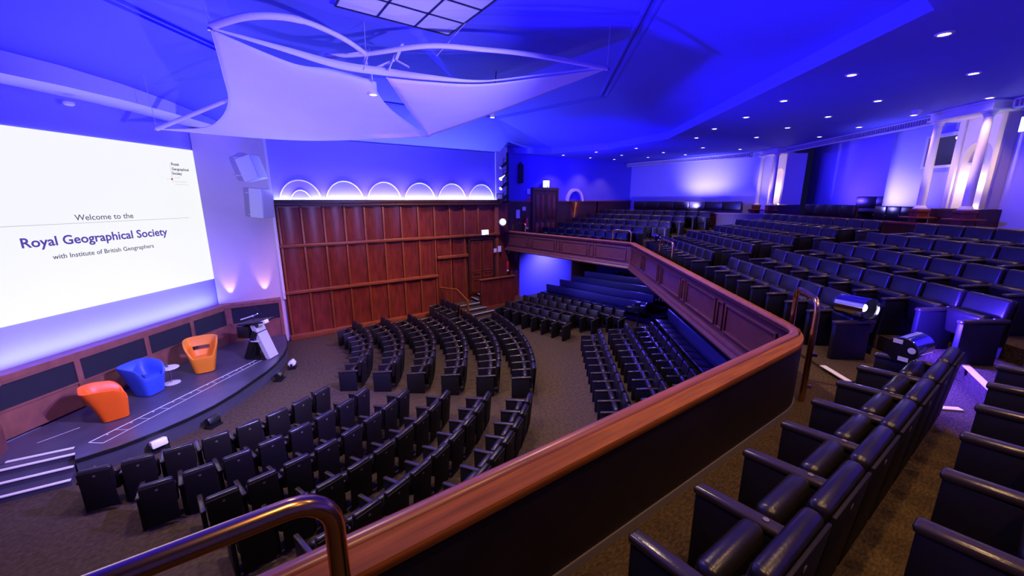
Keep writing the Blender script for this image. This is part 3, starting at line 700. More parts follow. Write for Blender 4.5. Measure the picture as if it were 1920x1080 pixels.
# two crossed slabs seen from the hall: dark leg leaning one way, white leg the other
g = G().prism([(-0.28, -0.24), (0.28, -0.24), (0.28, 0.24), (-0.28, 0.24)], 0.0, 0.03); obj('base', g, 'black', q)
g = G(); g.bar((-0.30, 0.0, 0.0), (0.06, 0.0, 0.82), 0.42, 0.15, up=(1, 0, 0)); obj('dark_leg', g, 'black', q)
g = G(); g.bar((0.33, 0.02, 0.0), (-0.03, 0.02, 1.02), 0.36, 0.12, up=(1, 0, 0)); obj('white_leg', g, 'spk', q)
obj('desk_top', G().box((0.0, 0.0, 1.08), (0.78, 0.5, 0.05), Matrix.Rotation(radians(-8), 3, 'Y'), 0.01), 'black', q)
obj('front_box', G().box((-0.30, 0.02, 0.80), (0.34, 0.44, 0.34), bev=0.01), 'black', q)
obj('white_edge', G().box((0.34, -0.16, 1.11), (0.22, 0.16, 0.10), Matrix.Rotation(radians(-20), 3, 'Y'), 0.01), 'white', q)
g = G().box((-0.22, -0.05, 1.20), (0.4, 0.05, 0.03), Matrix.Rotation(radians(-18), 3, 'Y')); obj('reading_light', g, 'white', q)
obj('light_arm', G().tube([(-0.05, -0.05, 1.12), (0.0, -0.05, 1.26), (0.12, -0.05, 1.32)], 0.016, 8), 'steel', q)
obj('microphone', G().tube([(0.14, 0.1, 1.1), (0.1, 0.1, 1.28), (-0.08, 0.08, 1.52)], [0.006, 0.006, 0.012], 8), 'black', q)
q = thing('laptop', 'small folding device with blue-lit cables on the lower lectern shelf', 'laptop', (0.12, 14.08, 0.99), radians(-40))
obj('base', G().box((0, 0, 0.005), (0.24, 0.2, 0.02)), 'spk', q)
obj('cable', G().tube(bez([(-0.1, -0.1, 0.02), (-0.18, -0.06, 0.06), (-0.1, 0.02, 0.1), (0.02, -0.08, 0.05)], 5), 0.008, 6), 'blue', q)
# floor lamps along the stage front
def floor_lamp(label, loc, rz, mface, tilt):
    q = thing('floor_uplight', label, 'stage light', loc, rz, 'floor lights before the stage')
    obj('bracket', G().box((0, 0, 0.02), (0.3, 0.22, 0.04)).box((-0.16, 0, 0.1), (0.015, 0.06, 0.18)).box((0.16, 0, 0.1), (0.015, 0.06, 0.18)), 'black', q)
    h = obj('head', G().box((0, 0, 0), (0.28, 0.17, 0.16), bev=0.025), 'black' if mface != 'white' else 'white', q); h.location = (0, 0, 0.17); h.rotation_euler = (tilt, 0, 0)
    f = obj('face', G().box((0, 0, 0.082), (0.22, 0.12, 0.006), bev=0.002), mface, q); f.location = (0, 0, 0.17); f.rotation_euler = (tilt, 0, 0)
    return q
floor_lamp('white boxy floor light before the stage near the steps', (-1.92, 10.55, 0), radians(25), 'white', radians(-14))
floor_lamp('unlit black floor light midway along the stage front', (-1.0, 11.02, 0), radians(40), 'black', radians(-25))
floor_lamp('black floor light with a blue face near the lectern', (0.55, 12.95, 0), radians(60), 'blue', radians(-40))
floor_lamp('white floor light at the stage end by the mahogany wall', (0.98, 13.7, 0), radians(75), 'white', radians(-30))
# ================================================================== SEATS
def cushion(g, w, d, h, c, rot, bev, dome=0.02):
    bm2 = bmesh.new(); bmesh.ops.create_cube(bm2, size=1.0, matrix=Matrix.Diagonal((w, d, h, 1)))
    bmesh.ops.bevel(bm2, geom=list(bm2.edges), offset=bev, segments=3, affect='EDGES', profile=0.5)
    mt = Matrix.Translation(Vector(c)) @ rot.to_4x4()
    me = bpy.data.meshes.new('tmp'); bm2.to_mesh(me); bm2.free(); me.transform(mt); g.bm.from_mesh(me); bpy.data.meshes.remove(me)
def seat_meshes(w, aw, wide):
    RX = Matrix.Rotation
    d = {}
    g = G(); cushion(g, w-(0.085 if w < 0.55 else 0.035), 0.105, 0.47, (0, 0.085, 0.64), RX(radians(9), 3, 'X'), 0.042); d['backrest'] = g.mesh('backrest', 'leather', 50)
    g = G(); g.box((0, 0.020, 0.46), (w-(0.095 if w < 0.55 else 0.05), 0.022, 0.76), RX(radians(5), 3, 'X'), 0.008); d['back_board'] = g.mesh('back_board', 'board')
    g = G(); g.lathe([(0.002, 0.004), (0.021, 0.003), (0.021, -0.003)], 14, Matrix.Translation((0, -0.016, 0.755)) @ RX(radians(95), 4, 'X'), cap=True); d['number_disc'] = g.mesh('number_disc', 'disc')
    g = G(); cushion(g, w-aw-0.03, 0.13, 0.36, (0, 0.275, 0.47), RX(radians(-7), 3, 'X'), 0.052); d['seat_cushion'] = g.mesh('seat_cushion', 'leather', 50)
    g = G(); g.box((0, 0.405, 0.282), (aw, 0.49, 0.565), bev=0.02, seg=2); d['armrest'] = g.mesh('armrest', 'vinyl')
    g = G(); cushion(g, aw+0.012, 0.56, 0.055, (0, 0.385, 0.592), RX(radians(-3.5), 3, 'X'), 0.022); d['arm_pad'] = g.mesh('arm_pad', 'pad', 50)
    g = G(); g.lathe([(0.002, 0.004), (0.017, 0.003), (0.017, -0.003)], 12, Matrix.Translation((0, 0.26, 0.632))); d['arm_stud'] = g.mesh('arm_stud', 'disc')
    return d
def make_seat(name, w, aw, both, stud):
    d = SM[w]; r = bpy.data.objects.new(name, None); COL.objects.link(r); r.empty_display_size = 0.1
    obj('backrest', d['backrest'], None, r); bb = obj('back_board', d['back_board'], None, r); obj('number_disc', d['number_disc'], None, bb)
    obj('seat_cushion', d['seat_cushion'], None, r)
    for s in ((-1, 1) if both else (-1,)):
        a = obj('armrest', d['armrest'], None, r); a.location = (s*w/2, 0, 0); obj('arm_pad', d['arm_pad'], None, a)
        if stud: obj('arm_stud', d['arm_stud'], None, a)
    return r
SM = {0.52: seat_meshes(0.52, 0.065, False), 0.60: seat_meshes(0.60, 0.085, True), 0.64: seat_meshes(0.64, 0.085, True)}
PROTO = {}
def put_seat(w, both, P, face, label, group):
    key = (w, both)
    if key not in PROTO:
        PROTO[key] = make_seat('auditorium_seat', w, 0, both, w > 0.55)
        r = PROTO[key]; r.location = P; r.rotation_euler = (0, 0, face - pi/2); tag(r, label, 'seat', group); return r
    return copy_thing(PROTO[key], P, face - pi/2, label, 'seat', group)
NSEAT = [0]
def row(w, pts, faces, labels, group, keep=None):
    n = len(pts)
    for i in range(n):
        if keep and not keep(pts[i]): continue
        put_seat(w, i == n-1, pts[i], faces[i], labels[i], group); NSEAT[0] += 1
def straight(w, p0, d, n, face, lab, group, keep=None):
    p0 = Vector(p0); d = Vector(d).normalized()
    row(w, [p0 + d*w*(i+0.5) for i in range(n)], [face]*n, [lab(i, n) for i in range(n)], group, keep)
# curved stalls rows about one centre in front of the screen
SCN = Vector((-1.7, 13.8, 0))
for k in range(6):
    R = 5.10 + 0.975*k; step = 0.52/(R-0.33)
    n = (8, 9, 10, 11, 11, 11)[k]; a0 = radians((-36.2, -36.4, -37.0, -37.6, -37.8, -38.1)[k])
    th = [a0 + step*(i+0.5) for i in range(n)]
    row(0.52, [SCN + Vector((R*cos(t), R*sin(t), 0)) for t in th], [t+pi for t in th],
        ['black leather seat %s from the aisle, %s curved row from the stage, panelled-wall half' % (ORD[i], ORD[k]) for i in range(n)], 'curved stalls rows on the panelled-wall half')
    a1 = radians((-51.7, -49.7, -48.3, -47.0, -46.1, -45.5)[k])
    n = (8, 8, 8, 9, 9, 7)[k]
    th = [a1 - step*(n-i-0.5) for i in range(n)]
    def keep(P):
        s = seen(P + Vector((0, 0, 0.85)), 40)
        if not s: return False
        return s[1] < 1007 - 0.444*(s[0]-640) + 25
    row(0.52, [SCN + Vector((R*cos(t), R*sin(t), 0)) for t in th], [t+pi for t in th],
        ['black leather seat %s from the aisle, %s curved row from the stage, balcony-front half' % (ORD[n-1-i], ORD[k]) for i in range(n)], 'curved stalls rows on the balcony-front half', keep)
straight(0.52, (7.52, 14.62, 0), (-0.06, 1, 0), 3, radians(183), lambda i, n: 'black leather seat in the short row by the balustrade, %s from the stairs' % ORD[i], 'short row by the balustrade')
# straight rows in front of the benches
for k, (p, n) in enumerate((((10.36, 10.62, 0), 7), ((11.70, 10.42, 0.03), 8), ((12.60, 9.84, 0.03), 9))):
    a = radians(101.5)
    straight(0.52, (p[0], p[1], p[2]), (cos(a), sin(a), 0), n, a+pi/2, lambda i, n: 'black leather seat %s from the open end, %s straight row before the long benches' % (ORD[i], ORD[k]), 'straight rows before the benches')
for k, (pt, n) in enumerate(((dg(13.4, 1.97), 11), (dg(14.1, 3.03), 10), (dg(14.4, 4.02), 9))):
    a = radians(50)
    L = n*0.52
    straight(0.52, pt - T50*L, T50, n, radians(140), lambda i, n: 'black leather seat %s from the far end, %s slanting row before the blue bench' % (ORD[n-1-i], ORD[k]), 'slanting rows below the balcony')
# benches
BEN = 'first second third last'.split()
struct('floor_rear_stalls', G().prism([(12.75, 9.0), (12.3, 15.6), (21, 17.1), (21, 9.0)], 0, 0.22).prism([(13.75, 9.5), (13.3, 15.9), (21, 17.1), (21, 9.5)], 0.22, 0.36).prism([(14.75, 10), (14.3, 16.0), (21, 17.1), (21, 10)], 0.36, 0.5), 'carpet')
def bench(label, a, b, z0, h, mback, group):
    a = Vector(a); b = Vector(b); d = (b-a); L = d.length; rz = atan2(d.y, d.x)
    q = thing('upholstered_bench', label, 'bench', (a.x, a.y, z0), rz, group)
    obj('backrest', G().box((L/2, 0.0, h*0.72), (L, 0.09, h*0.56), Matrix.Rotation(radians(-6), 3, 'X'), 0.03), mback, q)
    g = G(); nb = max(3, int(L/0.55))
    for i in range(nb): cushion(g, L/nb-0.01, 0.46, 0.10, (L*(i+0.5)/nb, 0.30, 0.42), Matrix.Rotation(0, 3, 'X'), 0.035)
    obj('seat_pad', g, 'leather', q, 50)
    for i in range(5):
        x = 0.1 + (L-0.2)*i/4
        obj('leg', G().box((x, 0.08, 0.19), (0.05, 0.05, 0.38)).box((x, 0.46, 0.19), (0.05, 0.05, 0.38)), 'black', q)
    return q
for k in range(4):
    x = 12.95 + 0.92*k; zf = (0.22, 0.36, 0.5, 0.5)[k]
    bench('long dark upholstered bench, %s of the benches behind the straight seat rows' % BEN[k], (x+1.0+0.02*k, 9.9+0.3*k, 0), (x+0.02, 15.3, 0), zf, (0.80, 0.80, 0.78, 0.92)[k], 'bench', 'long benches under the balcony')
bench('long bench with a blue-lit back under the balcony diagonal', dg(9.2, 4.98), dg(15.6, 4.98), 0.12, 0.92, 'bench', 'slanting bench')
q = thing('camera_rig', 'dark camera on a stand beside the benches under the balcony corner', 'camera', (12.15, 8.95, 0), radians(-60))
obj('pole', G().tube([(0, 0, 0), (0, 0, 1.15)], 0.035, 10), 'black', q)
for k in range(3):
    a = 2*pi*k/3; obj('leg', G().tube([(0, 0, 0.55), (0.32*cos(a), 0.32*sin(a), 0.02)], 0.015, 8), 'black', q)
obj('body', G().box((0, 0, 1.27), (0.5, 0.26, 0.24), bev=0.02).box((-0.05, 0, 1.45), (0.22, 0.18, 0.14), bev=0.02), 'black', q)
obj('lens', G().tube([(-0.25, 0, 1.27), (-0.42, 0, 1.27)], 0.08, 14), 'black', q)
obj('monitor', G().box((0.26, 0.1, 1.38), (0.03, 0.28, 0.2)), 'black', q)

# ================================================================== BALCONY
ZB = 2.92
pA = Vector((5.47, 1.62)); fr = 0.62
d1 = Vector((1, 0)); d2 = Vector((cos(radians(50)), sin(radians(50))))
def fillet(p, da, db, r, n=12):
    ang = da.angle(db); L = r*tan(ang/2); a = p - da*L; b = p + db*L
    cn = a + Vector((-da.y, da.x))*r; out = []
    a0 = atan2(a.y-cn.y, a.x-cn.x)
    for i in range(n+1): t = a0 + ang*i/n; out.append((cn.x + r*cos(t), cn.y + r*sin(t)))
    return out
corner = fillet(pA, d1, d2, fr)
cin = fillet(Vector((5.38, 1.50)), d1, d2, 1.25)
PATH = [(-4.3, 1.62)] + corner + [(11.93, 9.27), (11.36, Y1)]
PIN = [(-4.3, 1.50)] + cin + [(12.02, 9.24), (11.46, Y1)]
t = thing('balcony_front', 'mahogany balcony front running round the hall with a broad polished cap rail', 'balcony front')
obj('core_board', G().sweep(PATH, [(0.03, 2.82), (0.03, 3.68), (-0.03, 3.68), (-0.03, 2.82)]), 'front', t)
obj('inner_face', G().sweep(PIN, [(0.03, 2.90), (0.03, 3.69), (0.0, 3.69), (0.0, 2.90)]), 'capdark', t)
obj('inner_skirting', G().sweep(PIN, [(0.0, 2.915), (0.0, 2.985), (-0.012, 2.985), (-0.02, 2.915)]), 'trimgrey', t)
g = G(); rows = []
for p, q in zip(PATH, PIN):
    p = Vector(p); q = Vector(q); e = (q-p).normalized()
    a, b = p - e*0.03, q + e*0.035
    rows.append([g.bm.verts.new((v.x, v.y, z)) for v, z in ((a, 3.69), (a, 3.742), (b - e*0.012, 3.75), (b, 3.738), (b, 3.70), (b - e*0.012, 3.69))])
for r0, r1 in zip(rows, rows[1:]):
    for k in range(6): g.bm.faces.new((r0[k], r1[k], r1[(k+1) % 6], r0[(k+1) % 6]))
g.bm.faces.new(rows[0]); g.bm.faces.new(rows[-1][::-1]); bmesh.ops.recalc_face_normals(g.bm, faces=list(g.bm.faces))
obj('cap_rail', g, 'cap', t)
nose = [(0.065+0.05*cos(a), 3.728+0.035*sin(a)) for a in [2*pi*k/10 for k in range(10)]]
obj('cap_nosing', G().sweep(PATH, nose), 'nosewood', t, 60)
obj('upper_moulding', G().sweep(PATH, [(0.03, 3.60), (0.09, 3.67), (0.09, 3.70), (0.03, 3.70)]), 'front', t)
obj('lower_moulding', G().sweep(PATH, [(0.03, 2.76), (0.12, 2.76), (0.13, 2.80), (0.09, 2.86), (0.09, 2.90), (0.06, 2.95), (0.03, 2.95)]), 'front', t)
def front_frames(a, b, n, gap=0.34):
    a = Vector(a); b = Vector(b); d = b-a; L = d.length; u = d/L; nrm = Vector((-u.y, u.x)); seg = L/n
    for i in range(n):
        for x0, x1 in ((seg*i+gap*0.62, seg*(i+1)-gap*0.62), (seg*(i+1)-gap*0.36, seg*(i+1)+gap*0.36)):
            if x1 > L: continue
            g = G()
            def bb(xa, xb, za, zb):
                p = a + u*(xa+xb)/2 + nrm*0.045
                g.box((p.x, p.y, (za+zb)/2), (xb-xa, 0.035, zb-za), Matrix.Rotation(atan2(u.y, u.x), 3, 'Z'), 0.008)
            z0, z1 = 3.05, 3.55
            bb(x0, x1, z0, z0+0.035); bb(x0, x1, z1-0.035, z1); bb(x0, x0+0.035, z0, z1); bb(x1-0.035, x1, z0, z1)
            obj('panel_frame', g, 'front', t)
front_frames(corner[-1], (11.93, 9.27), 5); front_frames((11.93, 9.27), (11.36, Y1), 4); front_frames((-2, 1.62), corner[0], 4)
# balcony slab and stepped seating tiers
struct('floor_balcony', G().prism(PATH + [(11.36, 17.15), (22, 17.15), (22, -4.2), (-4.3, -4.2)], 2.78, ZB), 'weave')
def tier_edge(k):
    ny = 0.14 - 0.95*(k-1); nd = 5.12 + 1.09*(k-1); fx = 14.2 + 1.13*(k-1)
    # meeting of the far line x = fx + 0.105*(17-y) with the slanting line
    y = (0.766*(fx + 0.105*17) - nd)/(0.643 + 0.766*0.105)
    q = Vector((fx + 0.105*(17-y), y))
    if k == 1:
        head = [(2.2, 0.14), (6.6, 0.12), (7.7, 0.51), (8.1, 1.3)]
    else:
        xx = (nd + 0.643*ny)/0.766
        head = [(2.2, ny), (xx, ny)]
    return head + [tuple(q), (fx, 17.15)]
for k in range(1, 6):
    z = 2.95 + 0.225*k
    e = tier_edge(k)
    struct('floor_tier_%d' % k, G().prism(e + [(22, 17.15), (22, -4.2), (2.2, -4.2)], z-0.225-0.02, z), 'weave')
a, b, c, d = dg(5.1, 3.98), dg(15.6, 3.98), dg(15.9, 5.3), dg(5.6, 5.3)
struct('floor_tier_6', G().prism([a[:2], b[:2], c[:2], d[:2]], 2.90, 2.965), 'weave')
nl = [(('pale nosing strip on the low balcony step beside the end seat', (6.62, 0.14, 3.185), (7.66, 0.52, 3.185))), ('thin white strip on the balcony carpet behind the nearer seat row', (6.40, 0.60, 2.932), (6.62, 0.38, 2.932)),
      ('short pale nosing at the end of the lowest balcony step', tuple(dg(5.1, 3.99, 2.975)), tuple(dg(5.6, 3.99, 2.975)))]
for lb, a, b in nl:
    tag(obj('step_nosing', G().bar(a, b, 0.075, 0.012), 'nosing'), lb, 'step edge')
# balcony seats: two slanting blocks facing the stage, one block on the far wing, one along the near front
RN = ('front', 'second', 'third', 'fourth', 'rear')
for k in range(5):
    z = 2.95 + 0.225*k; nd = 4.92 + 1.09*k
    n = (8, 9, 8, 7, 5)[k]
    straight(0.60, dg(10.72 - 0.6*n, nd, z), T50, n, radians(140), lambda i, n: 'balcony leather seat %s from middle aisle, %s row of block nearer tall brass rail' % (ORD[n-1-i], RN[k]), 'balcony block nearer the tall brass rail', lambda P: seen(P + Vector((0, 0, 0.6)), 90))
    n = (9, 9, 9, 10, 10)[k]
    straight(0.60, dg(11.78, nd, z), T50, n, radians(140), lambda i, n: 'balcony leather seat %s from middle aisle, %s row of slanting block beyond it' % (ORD[i], RN[k]), 'balcony block beyond the middle aisle')
    n = (9, 9, 10, 10, 11)[k]; a = radians(96)
    x = 13.98 + 1.13*k; p = Vector((x, 16.9, z)); dd = Vector((cos(a), sin(a), 0))
    straight(0.60, p - dd*0.6*n, dd, n, a + pi/2, lambda i, n: 'balcony leather seat %s from the blue side wall, %s row of the distant wing' % (ORD[n-1-i], RN[k]), 'balcony seats on the distant wing')
straight(0.64, (0.95, 0.44, ZB), (1, 0, 0), 8, pi/2, lambda i, n: 'large black leather seat %s from the step end, row facing the close balcony front' % ORD[n-1-i], 'row along the close balcony front', lambda P: seen(P + Vector((0, 0.1, 0.85)), 120))
straight(0.64, (2.55, -0.47, 3.175), (1, 0, 0), 5, pi/2, lambda i, n: 'large black leather seat %s along the second row on the raised close step' % ORD[i], 'second row on the close raised step')
q = par('par_lantern', 'dark stage lantern lying on seat arms at the bend of the balcony', dg(17.0, 4.62, 3.75), (0.55, 0.83, 0.0), False, 0.36, 0.14)
lamp('par_beam', 'SPOT', tuple(dg(17.25, 4.75, 3.85)), (0.34, 0.28, 1.0), 900, (16.6, 11.0, 4.0), 0.1, 80, 0.8)
# chrome par lanterns lying on seat arms
par('par_lantern', 'chrome stage lantern glowing blue-white on the end seat of the front balcony row', (7.38, 1.66, 3.76), (-0.42, -0.90, 0.05), True, 0.44, 0.15)
par('par_lantern', 'chrome stage lantern turned away showing a black rear cap, on the close seat row', (5.86, 0.80, 3.735), (0.98, -0.20, 0.03), False, 0.36, 0.135)
lamp('par_beam', 'SPOT', (7.2, 1.30, 3.80), (0.06, 0.025, 1.0), 1500, (7.7, -0.6, 3.3), 0.06, 150, 0.7)
# brass safety hoops on the balcony front
def hoop(label, a, b, z0, z1, r=0.03):
    a = Vector((a[0], a[1], 0)); b = Vector((b[0], b[1], 0)); u = (b-a).normalized(); R = 0.14
    q = thing('brass_hoop', label, 'handrail', (a.x, a.y, z0), 0, 'brass hoops on the balcony front')
    pts = [a + Vector((0, 0, z0))]
    for k in range(7):
        t = pi/2*k/6; pts.append(a + u*(R - R*cos(t)) + Vector((0, 0, z1 - R + R*sin(t))))
    for k in range(7):
        t = pi/2*k/6; pts.append(b - u*(R - R*sin(t)) + Vector((0, 0, z1 - R + R*cos(t))))
    pts.append(b + Vector((0, 0, z0)))
    o = Vector((a.x, a.y, z0))
    obj('tube', G().tube([p - o for p in pts], r, 14), 'brass', q, 50)
    n = Vector((-u.y, u.x, 0))
    for s in (a, b):
        for zz in (3.12, 3.52): obj('bracket', G().bar(s - o + n*0.07 + Vector((0, 0, zz)), s - o + Vector((0, 0, zz)), 0.05, 0.035), 'brass', q)
    return q
hoop('big brass handrail hoop with the longest top bar, over the curved stalls rows', (-1.05, 1.415), (0.17, 1.415), 2.92, 4.235, 0.037)
c0 = dg(4.66, 3.40); c1 = dg(5.28, 3.40)
hoop('brass hoop standing at the rounded corner of the balcony front', (5.98, 1.96), (5.36, 1.53), 2.92, 4.17, 0.032)
c0 = dg(11.0, 3.46); c1 = dg(12.2, 3.46)
hoop('brass hoop midway along the slanting balcony front', c0, c1, 2.92, 4.15, 0.03)
hoop('brass hoop at the bend between slanting front and distant wing', (12.2, 9.55), (12.12, 10.35), 2.92, 4.15, 0.03)
hoop('brass hoop at the wall end of the distant balcony wing', (11.78, 15.6), (11.7, 16.55), 2.92, 4.15, 0.026)
# ------------------------------------------------------------------ rear of the balcony
t = thing('wing_dado', 'dark mahogany dado along the blue side wall of the distant wing', 'wall panelling')
obj('boards', G().box((14.9, 17.1, 4.1), (7.0, 0.1, 2.2)).box((20.0, 17.1, 4.5), (3.4, 0.1, 1.4)), 'darkwood', t)
obj('top_rail', G().box((16.5, 17.08, 5.2), (10.2, 0.16, 0.06)), 'woodrail', t)
q = thing('door_2', 'x', 'door', (14.2, 17.03, 2.93)); del q['label']; del q['category']; q['kind'] = 'structure'
obj('door_frame', G().box((-0.86, 0, 1.45), (0.12, 0.12, 2.9)).box((0.86, 0, 1.45), (0.12, 0.12, 2.9)).box((0, 0, 2.93), (1.86, 0.14, 0.14)), 'darkwood', q)
for xx in (-0.4, 0.4):
    l2 = obj('door_leaf', G().box((xx, -0.01, 1.43), (0.78, 0.05, 2.84)), 'darkwood', q)
    g = G()
    for cx in (xx-0.18, xx+0.18):
        g.box((cx, -0.04, 1.95), (0.2, 0.02, 1.3), bev=0.02).box((cx, -0.04, 0.7), (0.2, 0.02, 0.8), bev=0.02)
    obj('raised_panel', g, 'wood', l2)
exit_sign((14.2, 17.0, 6.12), 0, 'lit white exit sign on the blue wall above the dark balcony door', 0.42, 0.34)
n = notice((13.05, 17.02, 5.72), 0, 0.2, 0.28, 'small pale notice on the blue wall at the balcony door top corner')
n = notice((13.05, 17.02, 5.34), 0, 0.22, 0.14, 'small red plate beside the balcony door frame', 'red')
n = notice((12.35, 17.02, 4.55), 0, 0.24, 0.44, 'upright white notice on the dark dado beside the balcony fire extinguisher')
n = notice((12.75, 17.02, 4.82), 0, 0.22, 0.2, 'square white notice above the balcony fire extinguisher')
e2 = extinguisher((12.86, 16.92, 3.75), 0, 'red fire extinguisher on the dado beside the dark balcony door')
obj('wall_bracket', G().box((0, 0.09, 0.3), (0.1, 0.1, 0.3)), 'black', e2)
# niche with an arched head in the side wall, lit from below in the dado
t = thing('wall_niche', 'arched niche in the blue wall over a warm-lit wooden bracket', 'niche', (16.45, 17.1, 5.2))
g = G()
for k in range(16):
    a, b = pi*k/16, pi*(k+1)/16
    for r0, r1, y0, y1 in ((0.52, 0.66, -0.12, -0.12), (0.52, 0.52, -0.12, 0.03), (0.66, 0.66, -0.12, 0.03)):
        g.face(((r0*cos(a), y0, r0*1.1*sin(a)), (r1*cos(a), y1, r1*1.1*sin(a)), (r1*cos(b), y1, r1*1.1*sin(b)), (r0*cos(b), y0, r0*1.1*sin(b))))
obj('arch', g, 'cream', t)
g = G().lathe([(0.03, -1.0), (0.07, -0.8), (0.2, -0.45), (0.36, -0.1), (0.42, -0.04), (0.42, 0.0)], 20, Matrix.Translation((0, -0.02, 0)))
obj('bracket', g, 'wood', t)
lamp('niche_glow', 'SPOT', (16.4, 16.3, 3.9), WARM, 26, (16.42, 17.05, 4.9), 0.03, 60, 0.6)
# pews along the rear
def pew(label, a, b, z, h, n):
    a = Vector((a[0], a[1], 0)); b = Vector((b[0], b[1], 0)); d = b-a; L = d.length
    q = thing('pew', label, 'bench', (a.x, a.y, z), atan2(d.y, d.x), 'padded pews at the rear of the balcony')
    obj('back_frame', G().box((L/2, 0.03, h*0.48), (L, 0.06, h*0.96)), 'darkwood', q)
    for i in range(n):
        g = G(); cushion(g, L/n-0.03, 0.09, 0.42, (L*(i+0.5)/n, -0.04, h-0.2), Matrix.Rotation(radians(0), 3, 'X'), 0.035); 
        c = obj('back_pad', g, 'leather', q, 50)
        g = G()
        for xx in (-0.25, 0.25): g.lathe([(0.002, 0.0), (0.02, -0.008)], 10, Matrix.Translation((L*(i+0.5)/n + xx, -0.088, h-0.28)) @ Matrix.Rotation(pi/2, 4, 'X'))
        obj('stud', g, 'disc', c)
    obj('seat', G().box((L/2, -0.25, 0.45), (L, 0.45, 0.1), bev=0.03), 'leather', q)
    return q
pew('long padded pew under the bright rear wall of the distant wing', (20.4, 15.9), (20.4, 9.5), 4.05, 1.14, 7)
pew('dark padded pew between the two column groups, lit blue', dg(17.9, 10.95)[:2], dg(15.15, 10.95)[:2], 4.08, 1.02, 4)
pew('padded pew below the control booth window', dg(14.3, 10.95)[:2], dg(12.8, 10.95)[:2], 4.08, 1.0, 3)
pew('short dark pew raised in the recess between the column groups', dg(16.9, 12.2)[:2], dg(15.0, 12.2)[:2], 4.4, 1.0, 2)
t = thing('rear_barrier', 'low dark wooden barrier with a pale top edge behind the rear slanting row', 'barrier')
bpath = [dg(6.5, 10.22)[:2], dg(18.9, 10.22)[:2], (19.55, 10.2), (19.55, 16.6)]
obj('boards', G().sweep(bpath, [(0.03, 4.05), (0.03, 4.62), (-0.03, 4.62), (-0.03, 4.05)]), 'darkwood', t)
obj('top_rail', G().sweep(bpath, [(0.07, 4.62), (0.07, 4.67), (-0.07, 4.67), (-0.07, 4.62)]), 'woodrail', t)
# column groups: pier with glowing niche behind two slim columns
def column_group(idx, tC, where):
    t0, t1 = tC-0.55, tC+0.55
    ang = radians(50)
    def P(x, y, z): return (x, y, z)
    base = dg(tC, 11.0)
    rz = ang                                            # local +x along the slanting line, local +y toward the stage
    q = thing('niche_pier', 'cream pier with a glowing arched niche, %s' % where, 'pier', base, rz, 'cream niche piers')
    W, H0, H1 = 1.1, 5.06, 7.36
    y = 0.0
    # face with arched opening built as a strip
    g = G(); hw, zs, zt = 0.36, 6.35, 6.75
    n = 16; pts = [(-hw, H0)] + [(-hw*cos(pi*k/n), zs + (zt-zs)*sin(pi*k/n)) for k in range(n+1)] + [(hw, H0)]
    out = [(-W/2, H0)] + [(-W/2 + W*k/n, H1) for k in range(n+1)] + [(W/2, H0)]
    for (a, b), (c, d) in zip(zip(pts, pts[1:]), zip(out, out[1:])):
        g.face(((a[0], y, a[1]), (c[0], y, c[1]), (d[0], y, d[1]), (b[0], y, b[1])))
        g.face(((a[0], y, a[1]), (b[0], y, b[1]), (b[0], y-0.32, b[1]), (a[0], y-0.32, a[1])))
    for sx in (-1, 1): g.face(((sx*W/2, y, H0), (sx*W/2, y-0.8, H0), (sx*W/2, y-0.8, H1), (sx*W/2, y, H1)))
    obj('pier_shaft', g, 'cream', q)
    obj('niche_back', G().box((0, -0.34, 5.95), (0.86, 0.04, 1.8)), 'cream', q)
    for sx in (-1, 1): obj('pilaster_strip', G().box((sx*0.49, 0.04, (H0+H1)/2), (0.14, 0.08, H1-H0), bev=0.01), 'cream', q)
    g = G().box((0, 0.28, 7.46), (1.55, 0.75, 0.18)).box((0, 0.3, 7.36), (1.62, 0.8, 0.05), bev=0.01).box((0, 0.3, 7.555), (1.66, 0.85, 0.05), bev=0.01)
    obj('entablature', g, 'cream', q)
    obj('pedestal', G().box((0, -0.25, 4.55), (1.3, 1.0, 1.0)), 'darkwood', q)
    lm = obj('niche_lamp', G().lathe([(0.01, 0), (0.06, 0), (0.06, 0.03)], 14, Matrix.Translation((0, -0.16, H0+0.01))), 'glowniche', q)
    for sx, nm in ((-1, 'further from'), (1, 'nearer')):
        c = thing('slim_column', 'slim cream column standing before the %s, %s' % (('lit niche pier by the booth window', 'lit niche pier in the distant corner')[idx], ('aisle side', 'far corner side')[sx > 0]), 'column', base + T50*(sx*0.62) - N50*0.55, rz, 'slim columns before the piers')
        obj('shaft', G().lathe([(0.095, 5.12), (0.092, 6.0), (0.08, 7.24)], 20), 'cream', c)
        obj('base', G().lathe([(0.15, 5.04), (0.15, 5.07), (0.13, 5.08), (0.12, 5.11), (0.1, 5.13)], 20), 'cream', c)
        obj('capital', G().lathe([(0.08, 7.22), (0.1, 7.24), (0.1, 7.27), (0.14, 7.31), (0.14, 7.335)], 20), 'cream', c)
        g = G().box((0, 0, 4.5), (0.26, 0.30, 0.94)).box((0, 0, 4.99), (0.30, 0.34, 0.09), bev=0.01).box((0, 0, 4.8), (0.62, 0.5, 0.05), bev=0.012)
        obj('plinth', g, 'wood', c)
    b = base + Vector((0, 0, 0))
    lamp('niche_uplight', 'POINT', tuple(base + N50*0.10 + Vector((0, 0, 5.75))), (1.0, 0.74, 0.48), 12, None, 0.05)
    lamp('pier_fill', 'SPOT', tuple(base - N50*1.9 - T50*0.3 + Vector((0, 0, 5.6))), (1.0, 0.74, 0.60), 100, tuple(base + Vector((0, 0, 6.4))), 0.05, 70, 0.8)  # added warm fill, no lamp stands here; lifts pier and columns
column_group(0, 11.55, 'beside the booth window')
column_group(1, 20.35, 'at the distant corner of the balcony')
